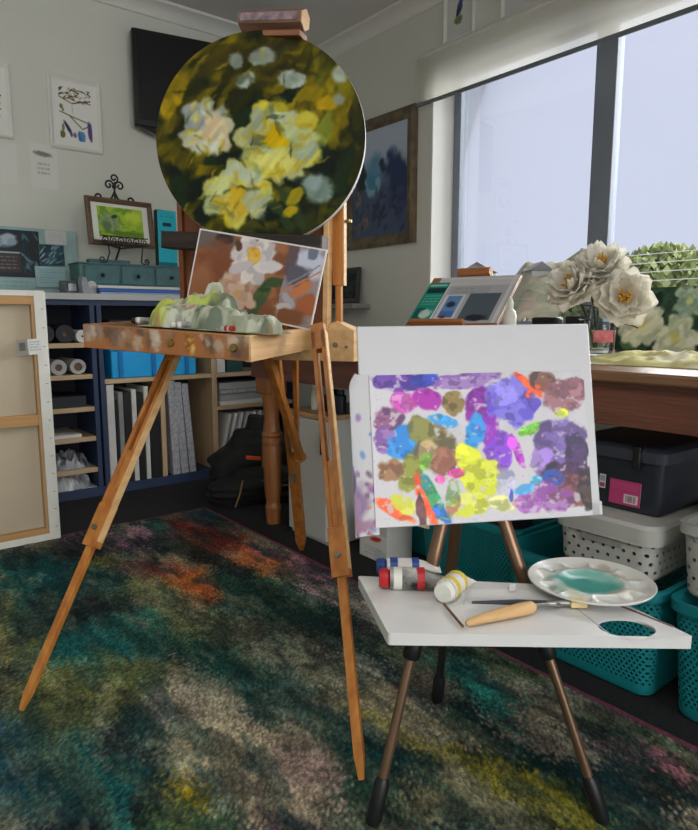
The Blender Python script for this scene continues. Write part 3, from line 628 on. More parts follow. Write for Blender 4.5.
def paint_tube(label, loc, rz, L, r, body, band, cap, tip, group=None, smear=None, pitch=0):
    t = thing('paint_tube', label, 'paint tube', loc, rz, group)
    b = MB(); n = 16; secs = [(0, 1, 1), (.02, 1, 1), (.55, 1, .95), (.85, 1.1, .45), (1, 1.2, .12)]
    vs = []; fs = []
    for s, wx, hz in secs:
        for k in range(n): a = 2*PI*k/n; vs.append((L*.16+s*L*.84, math.cos(a)*r*wx, r+math.sin(a)*r*hz-(1-hz)*r*.35))
    for i in range(len(secs)-1):
        for k in range(n): fs.append((i*n+k, i*n+(k+1) % n, (i+1)*n+(k+1) % n, (i+1)*n+k))
    fs += [tuple(range(n))[::-1], tuple(range((len(secs)-1)*n, len(secs)*n))]; b.add(vs, fs)
    mesh('tube_body', b, body, t)
    def ringmb(s0, s1, g): return MB().tube([(L*s0, 0, r), (L*s1, 0, r)], r*g, 16)
    mesh('colour_band', ringmb(.21, .33, 1.03), band, t)
    if tip: mesh('label_band', ringmb(.55, .66, 1.02), tip, t)
    mesh('cap', MB().tube([(0, 0, r), (L*.02, 0, r), (L*.12, 0, r), (L*.165, 0, r)], [r*.78, r*.86, r*.92, r*.6], 14), cap, t)
    return t
m_tw = mat('white tube enamel', 'd6d4cc', .4, .08, 20); m_red = mat('red plastic', 'b3222a', .4, .1, 20); m_blk = mat('black plastic', '141517', .45, .2, 20)
m_yel = mat('yellow print', 'c9b43c', .5, .1, 20); m_blue = mat('blue plastic', '28458f', .4, .1, 20); m_smear = mat('smeared tube', 'd2d0c8', .45, 0, 22, c2='1c1b20')
bz = lambda a, b: zt(a, b)+.001
for lab, a, b, rz, cap_ in (('small paint tube with a red cap in front of the rag', .0, .282, 2.9, m_red), ('small white paint tube under the left of the rag', -.16, .275, .6, m_tw), ('dark paint tube lying at the left end of the easel box', -.30, .32, .25, m_blk)):
    p = EW(a, b, bz(a, b)+.001); paint_tube(lab, p, ER+rz, .07, .008, m_smear, m_red if cap_ is m_red else m_tw, cap_, None, 'paint tubes in the easel box')
pal = Art(90, 60, '8a5c38', 1.5); rr = random.Random(9)
for i in range(40): pal.blob(rr.random(), rr.random(), .05, .06, rr.choice(['3d3a30', '6f7a5a', 'b9a34a', 'c9c4b4', '5a6a50', '2f3430', '9a7a58']), rr.random()*3, .3, .6, op=.85)
vv, ff, cc = sheet_geo(.425, .30, pal, .006, '7c5230')
vv = np.stack([vv[:, 0], vv[:, 2], -vv[:, 1]], 1)
po = color_mesh('wooden_palette', vv, ff, cc, OIL, None, EW(-.16, .262, zt(-.16, .262)-.003+.002), ER, .035, .0565)
props(po, 'paint-caked wooden palette lying across the open easel box', 'palette')

# ================================================================== STRETCHED CANVAS (back view) AT THE LEFT
cv = thing('stretched_canvas', 'large unpainted canvas seen from its wooden stretcher side at the left edge', 'canvas', (.39, 2.675, .012), 0, None, .0)
w_str = wood('stretcher pine', 'a9845a', 'bd9a6e', 'z', .6); w_strx = wood('stretcher pine cross', 'b08450', 'c49a66', 'x', .6)
m_lin = mat('raw linen', 'bfb29a', .9, .06, 3, .2, 400); m_pri = mat('primed canvas white', 'dcdcd4', .8, .06, 14, .3, 200)
cw, ch, cd = .56, .955, .036
mesh('linen', MB().box(-cw/2, cw/2, cd-.006, cd, 0, ch), m_lin, cv)
mesh('primed_edge', MB().box(cw/2, cw/2+.004, -.001, cd, 0, ch).box(-cw/2-.004, -cw/2, -.001, cd, 0, ch).box(-cw/2, cw/2, -.001, cd, ch, ch+.004).box(-cw/2, cw/2, -.001, cd, -.004, 0)
     .box(cw/2-.036, cw/2, -.003, -.001, .0, ch).box(-cw/2, -cw/2+.036, -.003, -.001, 0, ch).box(-cw/2+.036, cw/2-.036, -.003, -.001, 0, .026).box(-cw/2+.036, cw/2-.036, -.003, -.001, ch-.016, ch), m_pri, cv, bevel=.001)
for x in (-cw/2, cw/2-.048): mesh('stretcher_bar', MB().box(x, x+.048, 0, cd-.008, .048, ch-.048), w_str, cv, bevel=.001)
for z in (0, ch-.048): mesh('stretcher_bar', MB().box(-cw/2, cw/2, 0, cd-.008, z, z+.048), w_strx, cv, bevel=.001)
mesh('cross_bar', MB().box(-cw/2+.048, cw/2-.048, .002, cd-.010, ch*.475, ch*.475+.042), w_strx, cv, bevel=.001)
stp = MB()
for i in range(13): stp.box(cw/2-.014, cw/2-.006, -.0042, -.003, .05+i*.07, .053+i*.07)
mesh('staple', stp, m_steel, cv)
tg = Art(40, 30, 'd5d6d6'); tg.rect(0, 0, .45, 1, '8d8a80'); tg.rect(.1, .3, .35, .8, '5b5a58'); tg.writing(.5, .2, .95, .9, 4, '8a8c90')
sheet('paper_tag', .085, .058, tg, PAPER, cv, (cw/2-.062, -.0045, .722), 0, 0, -.06)
# ================================================================== OLD DINING TABLE USED AS A DESK UNDER THE WINDOW
w_dt = wood('old table top', '6b4a35', '8a6549', 'y', .32); w_ap = wood('red brown apron', '5e3829', '774838', 'y', .4); w_tl = wood('turned leg wood', '87532d', 'a16a3c', 'z', .38)
dk = thing('dining_table', 'long old wooden dining table under the window used as a desk', 'table', (1.98, 1.0, 0))
DT = .753
mesh('tabletop', MB().box(1.375, 2.59, -.45, 2.46, DT-.026, DT), w_dt, dk, 'world', bevel=.006)
mesh('apron', MB().box(1.40, 1.422, -.35, 2.42, .627, DT-.026).box(1.422, 2.55, 2.40, 2.42, .627, DT-.026).box(2.53, 2.55, -.35, 2.40, .627, DT-.026), w_ap, dk, 'world', bevel=.002)
lp = [(.030, 0), (.034, .06), (.036, .075), (.031, .085), (.030, .10), (.036, .14), (.040, .26), (.041, .33), (.039, .345), (.043, .352), (.043, .362), (.038, .37), (.036, .375), (.044, .383), (.044, .392), (.034, .40), (.031, .46), (.037, .52), (.043, .545), (.045, .56)]
for x, y in ((1.452, 2.345), (1.452, -.28), (2.5, 2.345), (2.5, -.28)):
    m_ = MB().lathe(lp, 24, Matrix.Translation((x, y, 0))).box(x-.046, x+.046, y-.05, y+.05, .56, DT-.026); mesh('leg', m_, w_tl, dk, 'world', bevel=.003, angle=50)

# ---- things on the table ---------------------------------------------------
bs = thing('book_stand', 'tabletop wooden sketch easel holding printed pages before the window', 'easel', (1.695, 1.58, DT), -math.radians(75.2))
w_bs = wood('sketch easel wood', 'a0623a', 'b87a4c', 'x', .45)
mesh('base_box', MB().box(-.18, .18, -.0, .30, .001, .085), w_bs, bs, bevel=.003)
T_ = Matrix.Translation((0, 0, .098)) @ Matrix.Rotation(-math.radians(49), 4, 'X')
mesh('back_board', MB().box(-.175, .175, .004, .014, -.01, .262, T_), w_bs, bs, bevel=.002)
mesh('ledge', MB().box(-.15, .06, -.020, .012, -.012, .004, T_), w_bs, bs, bevel=.002)
mesh('top_roller', MB().tube([T_ @ Vector((-.075, -.004, .277)), T_ @ Vector((.055, -.004, .277))], .016, 14), w_bs, bs)
mesh('prop', MB().bar((-.1, .26, .08), (-.1, .20, .24), .015, .01).bar((.1, .26, .08), (.1, .20, .24), .015, .01), w_bs, bs)
pg = Art(150, 112, 'c3c6cc', 1.33); pg.rect(0, .80, 1, 1, 'd8d9da').rect(.22, .60, .72, .78, 'b7babf').writing(.28, .62, .55, .76, 2, '8c9096').rect(.5, .05, .88, .62, '5d6b75').blob(.7, .1, .12, .06, '2c333c', 0, .3, .4)
pg.rect(.20, .05, .45, .60, 'e2e4e8').rect(.235, .10, .42, .57, '6f9ad0').blob(.33, .38, .06, .06, '2e3f57', 0, .3, .4).rect(.235, .10, .42, .24, '4f7cc0').blob(.3, .12, .05, .04, '7c3640').rect(.92, 0, .97, 1, 'e6e6e8').line(0, .98, 1, .92, .008, 'f0f0f0')
def on_stand(name, art, w, h, x, z, lab, cat, y=-.002, th=.003, mat_=None):
    B = Matrix.LocRotScale(Vector((1.695, 1.58, DT)), Matrix.Rotation(-math.radians(75.2), 3, 'Z').to_euler(), None) @ T_
    v, f, c = sheet_geo(w, h, art, th); o = color_mesh(name, v, f, c, mat_ or GLOSSY); o.matrix_world = B @ Matrix.Translation((x, y, z)); return props(o, lab, cat)
on_stand('magazine', pg, .31, .25, .02, .005, 'open grey magazine spread with a blue photo on the sketch easel', 'magazine', y=-.0005)
tp_ = Art(60, 110, '1c9a86', .55); tp_.rect(.1, .72, .95, .86, '163f44').rect(.1, .05, .5, .34, '0f5f58'); tp_.writing(.12, .4, .9, .68, 4, 'bfe3d8'); tp_.blob(.65, .2, .25, .1, 'cfe6da', 0, .3, .6).rect(.1, .9, .9, .95, '9fd7c8')
on_stand('brochure', tp_, .085, .215, -.125, .006, 'teal printed brochure at the left of the sketch easel', 'brochure', y=-.0045)
bt = thing('paint_bottle', 'small white bottle standing right of the sketch easel', 'bottle', (1.70, 1.327, DT))
mesh('body', MB().lathe([(.017, .001), (.021, .006), (.021, .125), (.017, .138), (.009, .146)], 18), m_tw, bt); mesh('cap', MB().lathe([(.010, .146), (.010, .166), (.006, .178)], 14), m_pri, bt)
for i, (lab, y, ln, h) in enumerate((('black case lying on the window sill left of the flowers', 1.86, .14, .06), ('dark tin on the window sill close behind the flowers', 1.70, .10, .065))):
    o = mesh('sill_case', MB().box(-.03, .03, -ln/2, ln/2, 0.001, h), m_blk, None, 'local', (2.66, y, WZ0+.015), .1*i, bevel=.012); props(o, lab, 'case')

# glass vase with white peonies
VX, VY = 1.795, 1.075
vs_ = thing('glass_vase', 'clear glass vase with a red label holding the white peonies', 'vase', (VX, VY, DT+.012))
m_vg = glass_mat('vase glass', (.93, .97, .96), .09)
mesh('vase_glass', MB().lathe([(0, .0), (.040, .001), (.043, .01), (.043, .10), (.038, .125), (.040, .135), (.038, .135), (.036, .125), (.040, .10), (.040, .012), (0, .008)], 28), m_vg, vs_)
mesh('water', MB().lathe([(0, .0085), (.0395, .0125), (.0395, .075), (0, .075)], 24), glass_mat('vase water', (.85, .93, .86), .06), vs_)
lb = MB(); 
lb.grid(lambda u, v: (.0435*math.cos(3.3+u*1.5), .0435*math.sin(3.3+u*1.5), .035+v*.035), 14, 1)
mesh('red_label', lb, mat('red label', 'c4505a', .5, .15, 40, c2='d98a8a'), vs_, solid=.0006)
props(mesh('saucer', MB().lathe([(0, 0.001), (.05, .001), (.075, .008), (.075, .011), (.05, .006), (0, .006)], 30), mat('white china', 'dfe2e6', .25, .03), None, 'local', (VX, VY, DT)), 'white saucer under the glass vase', 'saucer')
m_pet = mat('white petals', 'f7f5f0', .55, .04, 20); _n = m_pet.node_tree.nodes; _tl = _n.new('ShaderNodeBsdfTranslucent'); _tl.inputs[0].default_value = (.95, .93, .84, 1); _mx = _n.new('ShaderNodeMixShader'); _mx.inputs[0].default_value = .5
m_pet.node_tree.links.new(_n['Principled BSDF'].outputs[0], _mx.inputs[1]); m_pet.node_tree.links.new(_tl.outputs[0], _mx.inputs[2]); m_pet.node_tree.links.new(_mx.outputs[0], _n['Material Output'].inputs['Surface'])
m_sta = mat('yellow stamens', 'd9a73a', .7, .25, 90); m_stem = mat('green stem', '3f5a35', .6, .2, 30); m_lf = mat('dark peony leaf', '233b2a', .45, .25, 20)
def peony(label, c, nrm, R, seed, stem_to):
    r = random.Random(seed); c = Vector(c); n = Vector(nrm).normalized(); Q = n.to_track_quat('Z', 'Y').to_matrix().to_4x4()
    t = thing('peony', label, 'flower', c, 0, 'white peonies in the vase')
    pm = MB()
    for lay, (k, rad, wid, cup, lift) in enumerate(((8, 1., .50, .22, -.12), (8, .9, .44, .42, -.02), (7, .72, .36, .65, .05), (6, .5, .26, .75, .10))):
        for i in range(k):
            a = 2*PI*(i+.5*(lay % 2))/k+r.uniform(-.2, .2); rr_ = rad*r.uniform(.88, 1.08); ph = r.uniform(0, 6); cu = cup*r.uniform(.8, 1.25); tw = r.uniform(-.2, .2)
            def f(u, v, a=a, rr_=rr_, ph=ph, cu=cu, wid=wid, lift=lift, tw=tw):
                s = v; w = wid*(math.sin(PI*min(1, .12+s*.80))**.7)*(1 if s < .85 else 1-.25*(s-.85)/.15); tt = (u-.5)*2
                d = .06+rr_*s-.10*rr_*tt*tt*s; h = lift+cu*(s**1.8)*.9+.16*wid*tt*tt*s+.045*math.sin(5*tt+ph+s*3)*s+tw*tt*s*.3
                x, y = d, tt*w
                return (R*(x*math.cos(a)-y*math.sin(a)), R*(x*math.sin(a)+y*math.cos(a)), R*h)
            pm.grid(f, 7, 7, Q)
    mesh('petals', pm, m_pet, t, solid=.0008, angle=80)
    sm_ = MB()
    for i in range(26):
        a = r.uniform(0, 6.28); d = R*.2*math.sqrt(r.random()); p0 = Q @ Vector((d*.5*math.cos(a), d*.5*math.sin(a), 0)); p1 = Q @ Vector((d*1.3*math.cos(a), d*1.3*math.sin(a), R*r.uniform(.42, .62)))
        sm_.tube([p0, p1], [.0016, .0024], 5)
    sm_.ball(Q @ Vector((0, 0, R*.2)), R*.14, 6); mesh('stamens', sm_, m_sta, t)
    e = Vector(stem_to)-c; st0 = Q @ Vector((0, 0, -R*.08))
    pts = [st0, st0*.4+e*.3-n*R*.5, e*.65-n*R*.25, e]; bz_ = []
    for i in range(13):
        q = i/12; bz_.append(pts[0]*(1-q)**3+pts[1]*3*q*(1-q)**2+pts[2]*3*q*q*(1-q)+pts[3]*q**3)
    mesh('stem', MB().tube(bz_, .0035, 8), m_stem, t)
    for i in range(2):
        p = bz_[3+i*3]; a = r.uniform(0, 6.28); d = (Vector((math.cos(a), math.sin(a), r.uniform(-.1, .3)))).normalized(); sd_ = d.cross(Vector((0, 0, 1))).normalized(); L_ = R*r.uniform(.7, 1.0)
        lm = MB().grid(lambda u, v: p+d*L_*v+sd_*(u-.5)*L_*.55*math.sin(PI*min(1, .05+v*.95))+Vector((0, 0, -.25*L_*v*v+.1*L_*abs(u-.5))), 4, 8); mesh('leaf', lm, m_lf, t, solid=.0008, angle=80)
    return t
base = (VX, VY, DT+.05)
peony('largest white peony, facing forward at the right of the vase', (1.79, 1.005, .925), (-.80, -.52, .12), .084, 1, (VX, VY-.02, DT+.03))
peony('white peony at the top of the bunch, facing up and forward', (1.785, 1.075, 1.012), (-.60, -.30, .62), .075, 2, (VX, VY+.01, DT+.03))
peony('white peony at the left of the bunch, facing left', (1.745, 1.135, .958), (-.78, .02, .45), .080, 3, (VX-.02, VY, DT+.03))
peony('white peony in the middle back of the bunch', (1.80, 1.125, .985), (-.3, .35, .85), .07, 4, (VX+.015, VY+.015, DT+.03))
# dark-green canvas with painted peonies leaning before the window
A = Art(300, 100, '2f4538', asp=3.2); n = noise2(100, 300, 4, 9, 4, 8); A.mix(smooth(.45, .6, n), '3a5846'); A.mix(smooth(.56, .66, n), '202f28')
for i in range(14): A.blob(rng.random(), rng.random(), .05, .12, ['42634a', '23362c', '4d6f4a'][i % 3], rng.random()*3)
PC = ['c6ccae', 'd6dac2', 'b3bd9f', 'cdd2b4']
A.peony(.125, .45, .36, PC, 'd6ca6a', 2, 12); A.peony(.31, .22, .34, PC, 'c3c074', 4, 11); A.peony(.36, .78, .26, ['8fa58f', 'a3b6a1', '7d957d'], 'b3bb88', 5, 10); A.peony(.62, .5, .4, PC, 'cfc46a', 7, 12); A.peony(.88, .4, .34, PC, 'cfc46a', 8, 12)
A.warp(.02, 16, 4, 3).streak(.1, .7, seed=2).sat(1.05, 1.15)
lp_ = sheet('peony_canvas', .70, .222, A, OIL, None, (2.26, .94, DT+.001), -PI/2, -.10, 0, thick=.02, edge='2b382f')
props(lp_, 'wide dark green canvas of pale peonies leaning behind the vase', 'painting')
props(mesh('canvas_prop', MB().bar((0, 0, .0), (-.17, 0, .2), .03, .012, (0, 1, 0)).box(-.02, .02, -.12, .12, 0, .012), w_bs, None, 'local', (2.49, .94, DT+.001)), 'small wooden prop behind the dark green peony canvas', 'prop')
v, f, c = crumple(.46, .30, .033, 77, [('e3dca8', .5), ('cfc98c', .56), ('ece9cf', .58), ('b9ae6c', .66)], base='cfc78f')
props(color_mesh('yellow_cloth', v, f, c, CLOTH, None, (1.70, .80, DT+.001), -PI/2+.12), 'crumpled pale yellow cloth lying on the table before the peony canvas', 'cloth')

# ================================================================== UNDER THE TABLE
def basket_mat(name, c, nu, nv, r, c2=None, rough=.5):
    m = bpy.data.materials.new(name); m.use_nodes = True; n = m.node_tree.nodes; l = m.node_tree.links; b = n['Principled BSDF']
    b.inputs['Roughness'].default_value = rough; b.inputs['Base Color'].default_value = (*lin(c), 1)
    uv = n.new('ShaderNodeUVMap'); uv.uv_map = 'hole'; sp = n.new('ShaderNodeSeparateXYZ'); l.new(uv.outputs[0], sp.inputs[0])
    def math_(op, a, b_=None, c_=None):
        k = n.new('ShaderNodeMath'); k.operation = op
        for i, x in enumerate((a, b_, c_)):
            if x is None: continue
            if isinstance(x, (int, float)): k.inputs[i].default_value = x
            else: l.new(x, k.inputs[i])
        return k.outputs[0]
    U = math_('MULTIPLY', sp.outputs[0], 1/nu); V = math_('MULTIPLY', sp.outputs[1], 1/nv)
    row = math_('FLOOR', V); odd = math_('MODULO', row, 2); U2 = math_('ADD', U, math_('MULTIPLY', odd, .5))
    fu = math_('SUBTRACT', math_('FRACT', U2), .5); fv = math_('SUBTRACT', math_('FRACT', V), .5)
    d = math_('ADD', math_('POWER', math_('MULTIPLY', fu, nu/r), 2), math_('POWER', math_('MULTIPLY', fv, nv/r*1.0), 2))
    hole = math_('LESS_THAN', d, 1); inb = math_('MULTIPLY', math_('GREATER_THAN', sp.outputs[1], 0), hole)
    tr = n.new('ShaderNodeBsdfTransparent'); mx = n.new('ShaderNodeMixShader'); l.new(inb, mx.inputs[0]); l.new(b.outputs[0], mx.inputs[1]); l.new(tr.outputs[0], mx.inputs[2])
    l.new(mx.outputs[0], n['Material Output'].inputs['Surface']); return m
m_teal = basket_mat('teal basket plastic', '138087', .0125, .0095, .0033); m_grey = basket_mat('grey basket plastic', 'b3b3ad', .026, .021, .0045)
m_tealp = mat('plain teal plastic', '138087', .45, .05, 8); m_greyp = mat('plain grey plastic', 'b6b6b0', .45, .04, 8)
def rrect(hx, hy, r, n=6):
    o = []
    for cx, cy, a0 in ((hx-r, hy-r, 0), (-hx+r, hy-r, 90), (-hx+r, -hy+r, 180), (hx-r, -hy+r, 270)):
        for i in range(n+1): a = math.radians(a0+90*i/n); o.append((cx+r*math.cos(a), cy+r*math.sin(a)))
    return o
def loft(secs, closed_bottom=True):
    """secs: (z, hx, hy, r)"""
    mb = MB(); vs = []; fs = []; n = None
    for z, hx, hy, r in secs:
        p = rrect(hx, hy, r); n = len(p); vs += [(x, y, z) for x, y in p]
    for i in range(len(secs)-1):
        for k in range(n): fs.append((i*n+k, i*n+(k+1) % n, (i+1)*n+(k+1) % n, (i+1)*n+k))
    fs.append(tuple(range(n))[::-1]); fs.append(tuple(range((len(secs)-1)*n, len(secs)*n))); return mb.add(vs, fs), n
def basket(name, label, loc, hx, hy, h, mh, mp, lo, hi, group=None, lid=None, taper=.92):
    t = thing(name, label, 'basket', loc, 0, group); th = .0025; r = .035
    g = lambda z, off=0: (z, (hx*(taper+(1-taper)*z/h))-off, (hy*(taper+(1-taper)*z/h))-off, max(.008, r-off))
    secs = [(.0, hx*taper-.012, hy*taper-.012, r), (.004, hx*taper-.003, hy*taper-.003, r), g(.012), g(lo), g(hi), g(h-.02), g(h-.02, th), g(hi, th), g(lo, th), g(.006, th)]
    mb, n = loft(secs)
    o = mesh('body', mb, mh, t)
    me = o.data; uv = me.uv_layers.new(name='hole'); per = 2*(hx+hy)*2
    for p in me.polygons:
        zs = [me.vertices[v].co.z for v in p.vertices]; wall = abs(p.normal.z) < .5 and min(zs) >= lo-1e-5 and max(zs) <= hi+1e-5
        for li in p.loop_indices:
            co = me.vertices[me.loops[li].vertex_index].co
            u = co.y if abs(p.normal.x) > abs(p.normal.y) else co.x
            uv.data[li].uv = (u+10, co.z-lo+.0001) if wall else (0, -1)
    rim, _ = loft([(h-.022, hx+.002, hy+.002, r+.002), (h-.022, hx+.008, hy+.008, r+.006), (h, hx+.009, hy+.009, r+.007), (h, hx-.004, hy-.004, r-.004), (h-.021, hx-.004, hy-.004, r-.004)])
    rim.f = rim.f[:-2]; rim.f += [(4*28+k, 4*28+(k+1) % 28, (k+1) % 28, k) for k in range(28)]
    mesh('rim', rim, mp, t)
    if lid:
        lm, _ = loft([(h-.012, hx+.010, hy+.010, r+.008), (h+.018, hx+.012, hy+.012, r+.01), (h+.026, hx+.006, hy+.006, r+.004), (h+.029, hx-.01, hy-.01, r)]); mesh('lid', lm, mp, t)
        hd = MB().box(-hx-.001, -hx+.0, -.05, .05, h-.042, h-.026); mesh('handle_slot', hd, mat('slot grey', '8f8f8a', .6), t, bevel=.0)
    return t
gB = 'turquoise baskets under the table'
basket('storage_basket', 'turquoise basket on the floor under the lidded grey basket', (1.59, .868, .001), .20, .212, .268, m_teal, m_tealp, .03, .235, gB)
basket('storage_basket', 'turquoise basket on the floor at the right edge, under the open grey basket', (1.59, .418, .001), .20, .212, .268, m_teal, m_tealp, .03, .235, gB)
basket('storage_basket', 'turquoise basket on the floor behind the bronze easel legs', (1.70, 1.32, .001), .20, .20, .268, m_teal, m_tealp, .03, .235, gB)
basket('storage_basket', 'turquoise basket on the floor beside the little white carton', (1.84, 1.735, .001), .19, .19, .25, m_teal, m_tealp, .03, .22, gB)
basket('storage_basket', 'lidded grey perforated basket standing on a turquoise basket', (1.575, .81, .270), .165, .125, .113, m_grey, m_greyp, .014, .088, 'grey baskets under the table', lid=True, taper=.95)
basket('storage_basket', 'open grey perforated basket at the right edge of the photo', (1.585, .46, .270), .17, .175, .165, m_grey, m_greyp, .014, .138, 'grey baskets under the table', taper=.93)
# dark plastic box with pink label
m_dkp = mat('smoky dark plastic', '262a33', .3, .15, 6)
tb = thing('storage_box', 'dark translucent plastic box with a pink label on the lidded grey basket', 'storage box', (1.60, .825, .4145))
mb, _ = loft([(0, .125, .115, .02), (.004, .13, .12, .022), (.125, .135, .125, .024)]); mesh('body', mb, m_dkp, tb)
mb, _ = loft([(.1255, .142, .132, .026), (.150, .143, .133, .026), (.158, .135, .125, .02), (.160, .12, .11, .02)]); mesh('lid', mb, mat('smoky lid plastic', '3b3f4a', .28, .1, 6), tb)
mesh('clip', MB().box(-.150, -.136, -.076, -.058, .108, .150).box(-.150, -.12, -.076, -.058, .146, .162), m_blk, tb, bevel=.003)
pk = Art(50, 60, 'b23a6e', .8); pk.writing(.1, .62, .8, .74, 1, 'e8c6d4', .9); pk.writing(.08, .4, .9, .58, 3, 'd07a9e', .6); pk.rect(.48, .06, .92, .3, 'd8c4cc')
for i in range(9): pk.rect(.54+i*.036, .09, .555+i*.036, .27, '3a3238')
sheet('pink_label', .078, .092, pk, PAPER, tb, (-.1352, -.036, .014), -PI/2, -.04, thick=.0006)
wl = Art(20, 30, 'c9ccd2', .7); wl.rect(.1, .1, .9, .4, '9a4a60').rect(.1, .5, .9, .9, '8a929c'); sheet('white_label', .016, .034, wl, PAPER, tb, (-.1352, .022, .045), -PI/2, -.04, thick=.0006)
# books standing in the basket behind the easel legs
rb_ = random.Random(3); y = 1.205
bk_cols = ['2c2f3c', '4a2c30', '20313a', '6a3a2e', '3a3f55', '1f2427', '57343a', '2b4048', '443a30']
for i in range(9):
    w_ = rb_.uniform(.014, .026); hb = rb_.uniform(.20, .235)
    o = mesh('book', MB().box(-.075, .075, -w_/2+.001, w_/2-.001, 0, hb), mat('book cover '+str(i), bk_cols[i], .5, .1, 20), None, 'local', (1.62, y+w_/2, .11), bevel=.002)
    y += w_
    props(o, '%s book standing in the basket behind the bronze legs, %s' % (['navy', 'maroon', 'dark teal', 'rust', 'slate blue', 'black', 'wine red', 'petrol', 'dark brown'][i], ['nearest the grey baskets', 'next to the navy one', 'between maroon and rust ones', 'next to the dark teal one', 'between rust and black ones', 'next to the slate one', 'between black and petrol ones', 'next to the wine red one', 'farthest from the grey baskets'][i]), 'book', 'books in the turquoise basket')
cr = Art(40, 40, 'd9d9d6', 1); cr.rect(0, .7, 1, 1, 'c3c3c0').blob(.60, .56, .20, .06, 'c8322c', .2, .2, .2).writing(.2, .1, .8, .34, 3, '8a8a8c').rect(.55, .0, .95, .3, 'bfc6c4')
ct = thing('carton', 'little white carton with a red mark on the floor beside the tray', 'carton', (1.50, 1.745, .001), -PI/2)
mesh('box', MB().box(-.078, .078, .0, .12, 0, .145), mat('white card', 'd4d4d0', .8, .05), ct, bevel=.002); sheet('printed_face', .15, .14, cr, PAPER, ct, (0, -.0006, .002), thick=.0005)
mesh('flap', MB().box(-.078, .0, .0, .002, .145, .185), mat('white card', 'd4d4d0', .8), ct)
yp = Art(30, 30, 'c9b43a', 1); yp.blob(.5, .5, .3, .25, '9a5a2c', 0, .3, .5, 'd8c94a').rect(0, 0, 1, .15, 'd9d3a8')
props(sheet('seed_packet', .055, .075, yp, PAPER, None, (1.49, 1.49, .19), -PI/2+.2, -.2), 'small yellow packet leaning on the turquoise basket behind the paint tubes', 'packet')
# white drawer unit under the far end of the table
wc = thing('drawer_unit', 'white drawer unit with a pine top under the far end of the table', 'cabinet', (1.70, 1.99, 0))
m_wc = mat('white melamine', 'c4c6c0', .5, .03, 4)
mesh('carcass', MB().box(1.46, 1.94, 1.955, 2.215, .0, .49), m_wc, wc, 'world', bevel=.002)
mesh('top', MB().box(1.445, 1.95, 1.945, 2.225, .49, .508), wood('pine top', 'b08a5c', 'c9a374', 'y', .5), wc, 'world', bevel=.002)
mesh('door', MB().box(1.444, 1.459, 1.958, 2.212, .02, .485), m_wc, wc, 'world', bevel=.003)
mesh('handle', MB().box(1.430, 1.444, 1.963, 1.975, .36, .45), m_blk, wc, 'world', bevel=.002)
for lab, x, y, c_, h, r_ in (('white capped bottle on the pine-topped drawer unit', 1.52, 2.13, m_tw, .10, .016), ('dark jar on the pine-topped drawer unit nearest the easel leg', 1.55, 2.05, m_blk, .085, .035), ('dark blue jar at the near end of the drawer unit', 1.53, 1.975, mat('navy jar', '20283a', .4, .1), .09, .022)):
    t = thing('jar', lab, 'jar', (x, y, .509)); mesh('body', MB().lathe([(r_*.9, 0), (r_, .006), (r_, h*.75), (r_*.6, h*.85)], 18), c_, t); mesh('lid', MB().lathe([(r_*.62, h*.85), (r_*.66, h*.86), (r_*.66, h)], 16), c_, t)
# green painted canvas leaning beside the turned leg
gc = Art(40, 120, '1d5b46', .3); gc.mix(smooth(.5, .62, noise2(120, 40, 9, 3, 4, 3)), '101b1c'); gc.mix(smooth(.56, .64, noise2(120, 40, 7, 3, 4, 5)), '2a8a5e'); gc.blob(.5, .35, .3, .1, '9fb9a4', .4, .3, .6); gc.blob(.4, .2, .3, .05, '8aa8a0', .4, .3, .6)
props(sheet('green_canvas', .055, .50, gc, OIL, None, (1.50, 2.262, .001), -PI/2, -.06, 0, thick=.02), 'narrow green and black painting leaning beside the turned table leg', 'painting')
# black rucksack on the floor before the cabinet
def bag():
    t = thing('rucksack', 'black rucksack with tan straps slumped on the floor by the cabinet', 'bag', (1.66, 2.79, .001), -.3)
    n1 = noise2(31, 41, 4, 5, 3, 8)
    def body(cx, cy, w, d, h, sd):
        nn = noise2(30, 41, 4, 5, 3, sd); r = MB()
        def f(u, v):
            a = 2*PI*u; k = 1-.55*max(0, v-.55)/.45; k = k if v > .06 else .9; q = .8+.4*nn[int(v*29), int((u if u < 1 else 0)*40)]; se = 1/max(.6, (abs(math.cos(a))**4+abs(math.sin(a))**4)**.25)
            return (cx+w/2*k*q*math.cos(a)*min(se, 1.2), cy+d/2*k*q*math.sin(a)*min(se, 1.2), h*v*(.95+.1*q))
        r.grid(f, 40, 29); r.f.append(tuple(i for i in range(40))[::-1]); r.f.append(tuple(29*41+i for i in range(40))); return r
    m_b = mat('black nylon', '09090b', .75, .35, 14, .4, 60)
    mesh('main_pocket', body(.0, .06, .46, .24, .30, 3), m_b, t, angle=70); mesh('front_pocket', body(-.02, -.10, .50, .22, .15, 5), m_b, t, angle=70)
    mesh('upper_flap', body(.03, .10, .26, .2, .36, 9), m_b, t, angle=70)
    m_tan = mat('tan webbing', '8a6238', .7, .1)
    mesh('strap', MB().tube([(.02, -.02, .37), (.0, -.06, .30), (-.01, -.09, .2), (-.02, -.12, .16)], [.007]*4, 6), m_tan, t)
    mesh('strap', MB().tube([(-.05, -.215, .12), (.05, -.225, .09), (.14, -.20, .085)], [.004]*3, 6), m_tan, t)
    mesh('strap', MB().tube([(-.14, -.22, .13), (-.16, -.24, .07), (-.18, -.23, .01)], [.004]*3, 6), m_tan, t)
    mesh('orange_tag', MB().bar((-.10, -.118, .215), (-.03, -.122, .205), .012, .018, (0, 1, 0)), mat('orange tape', 'f05a1c', .5, .05), t, bevel=.003)
bag()
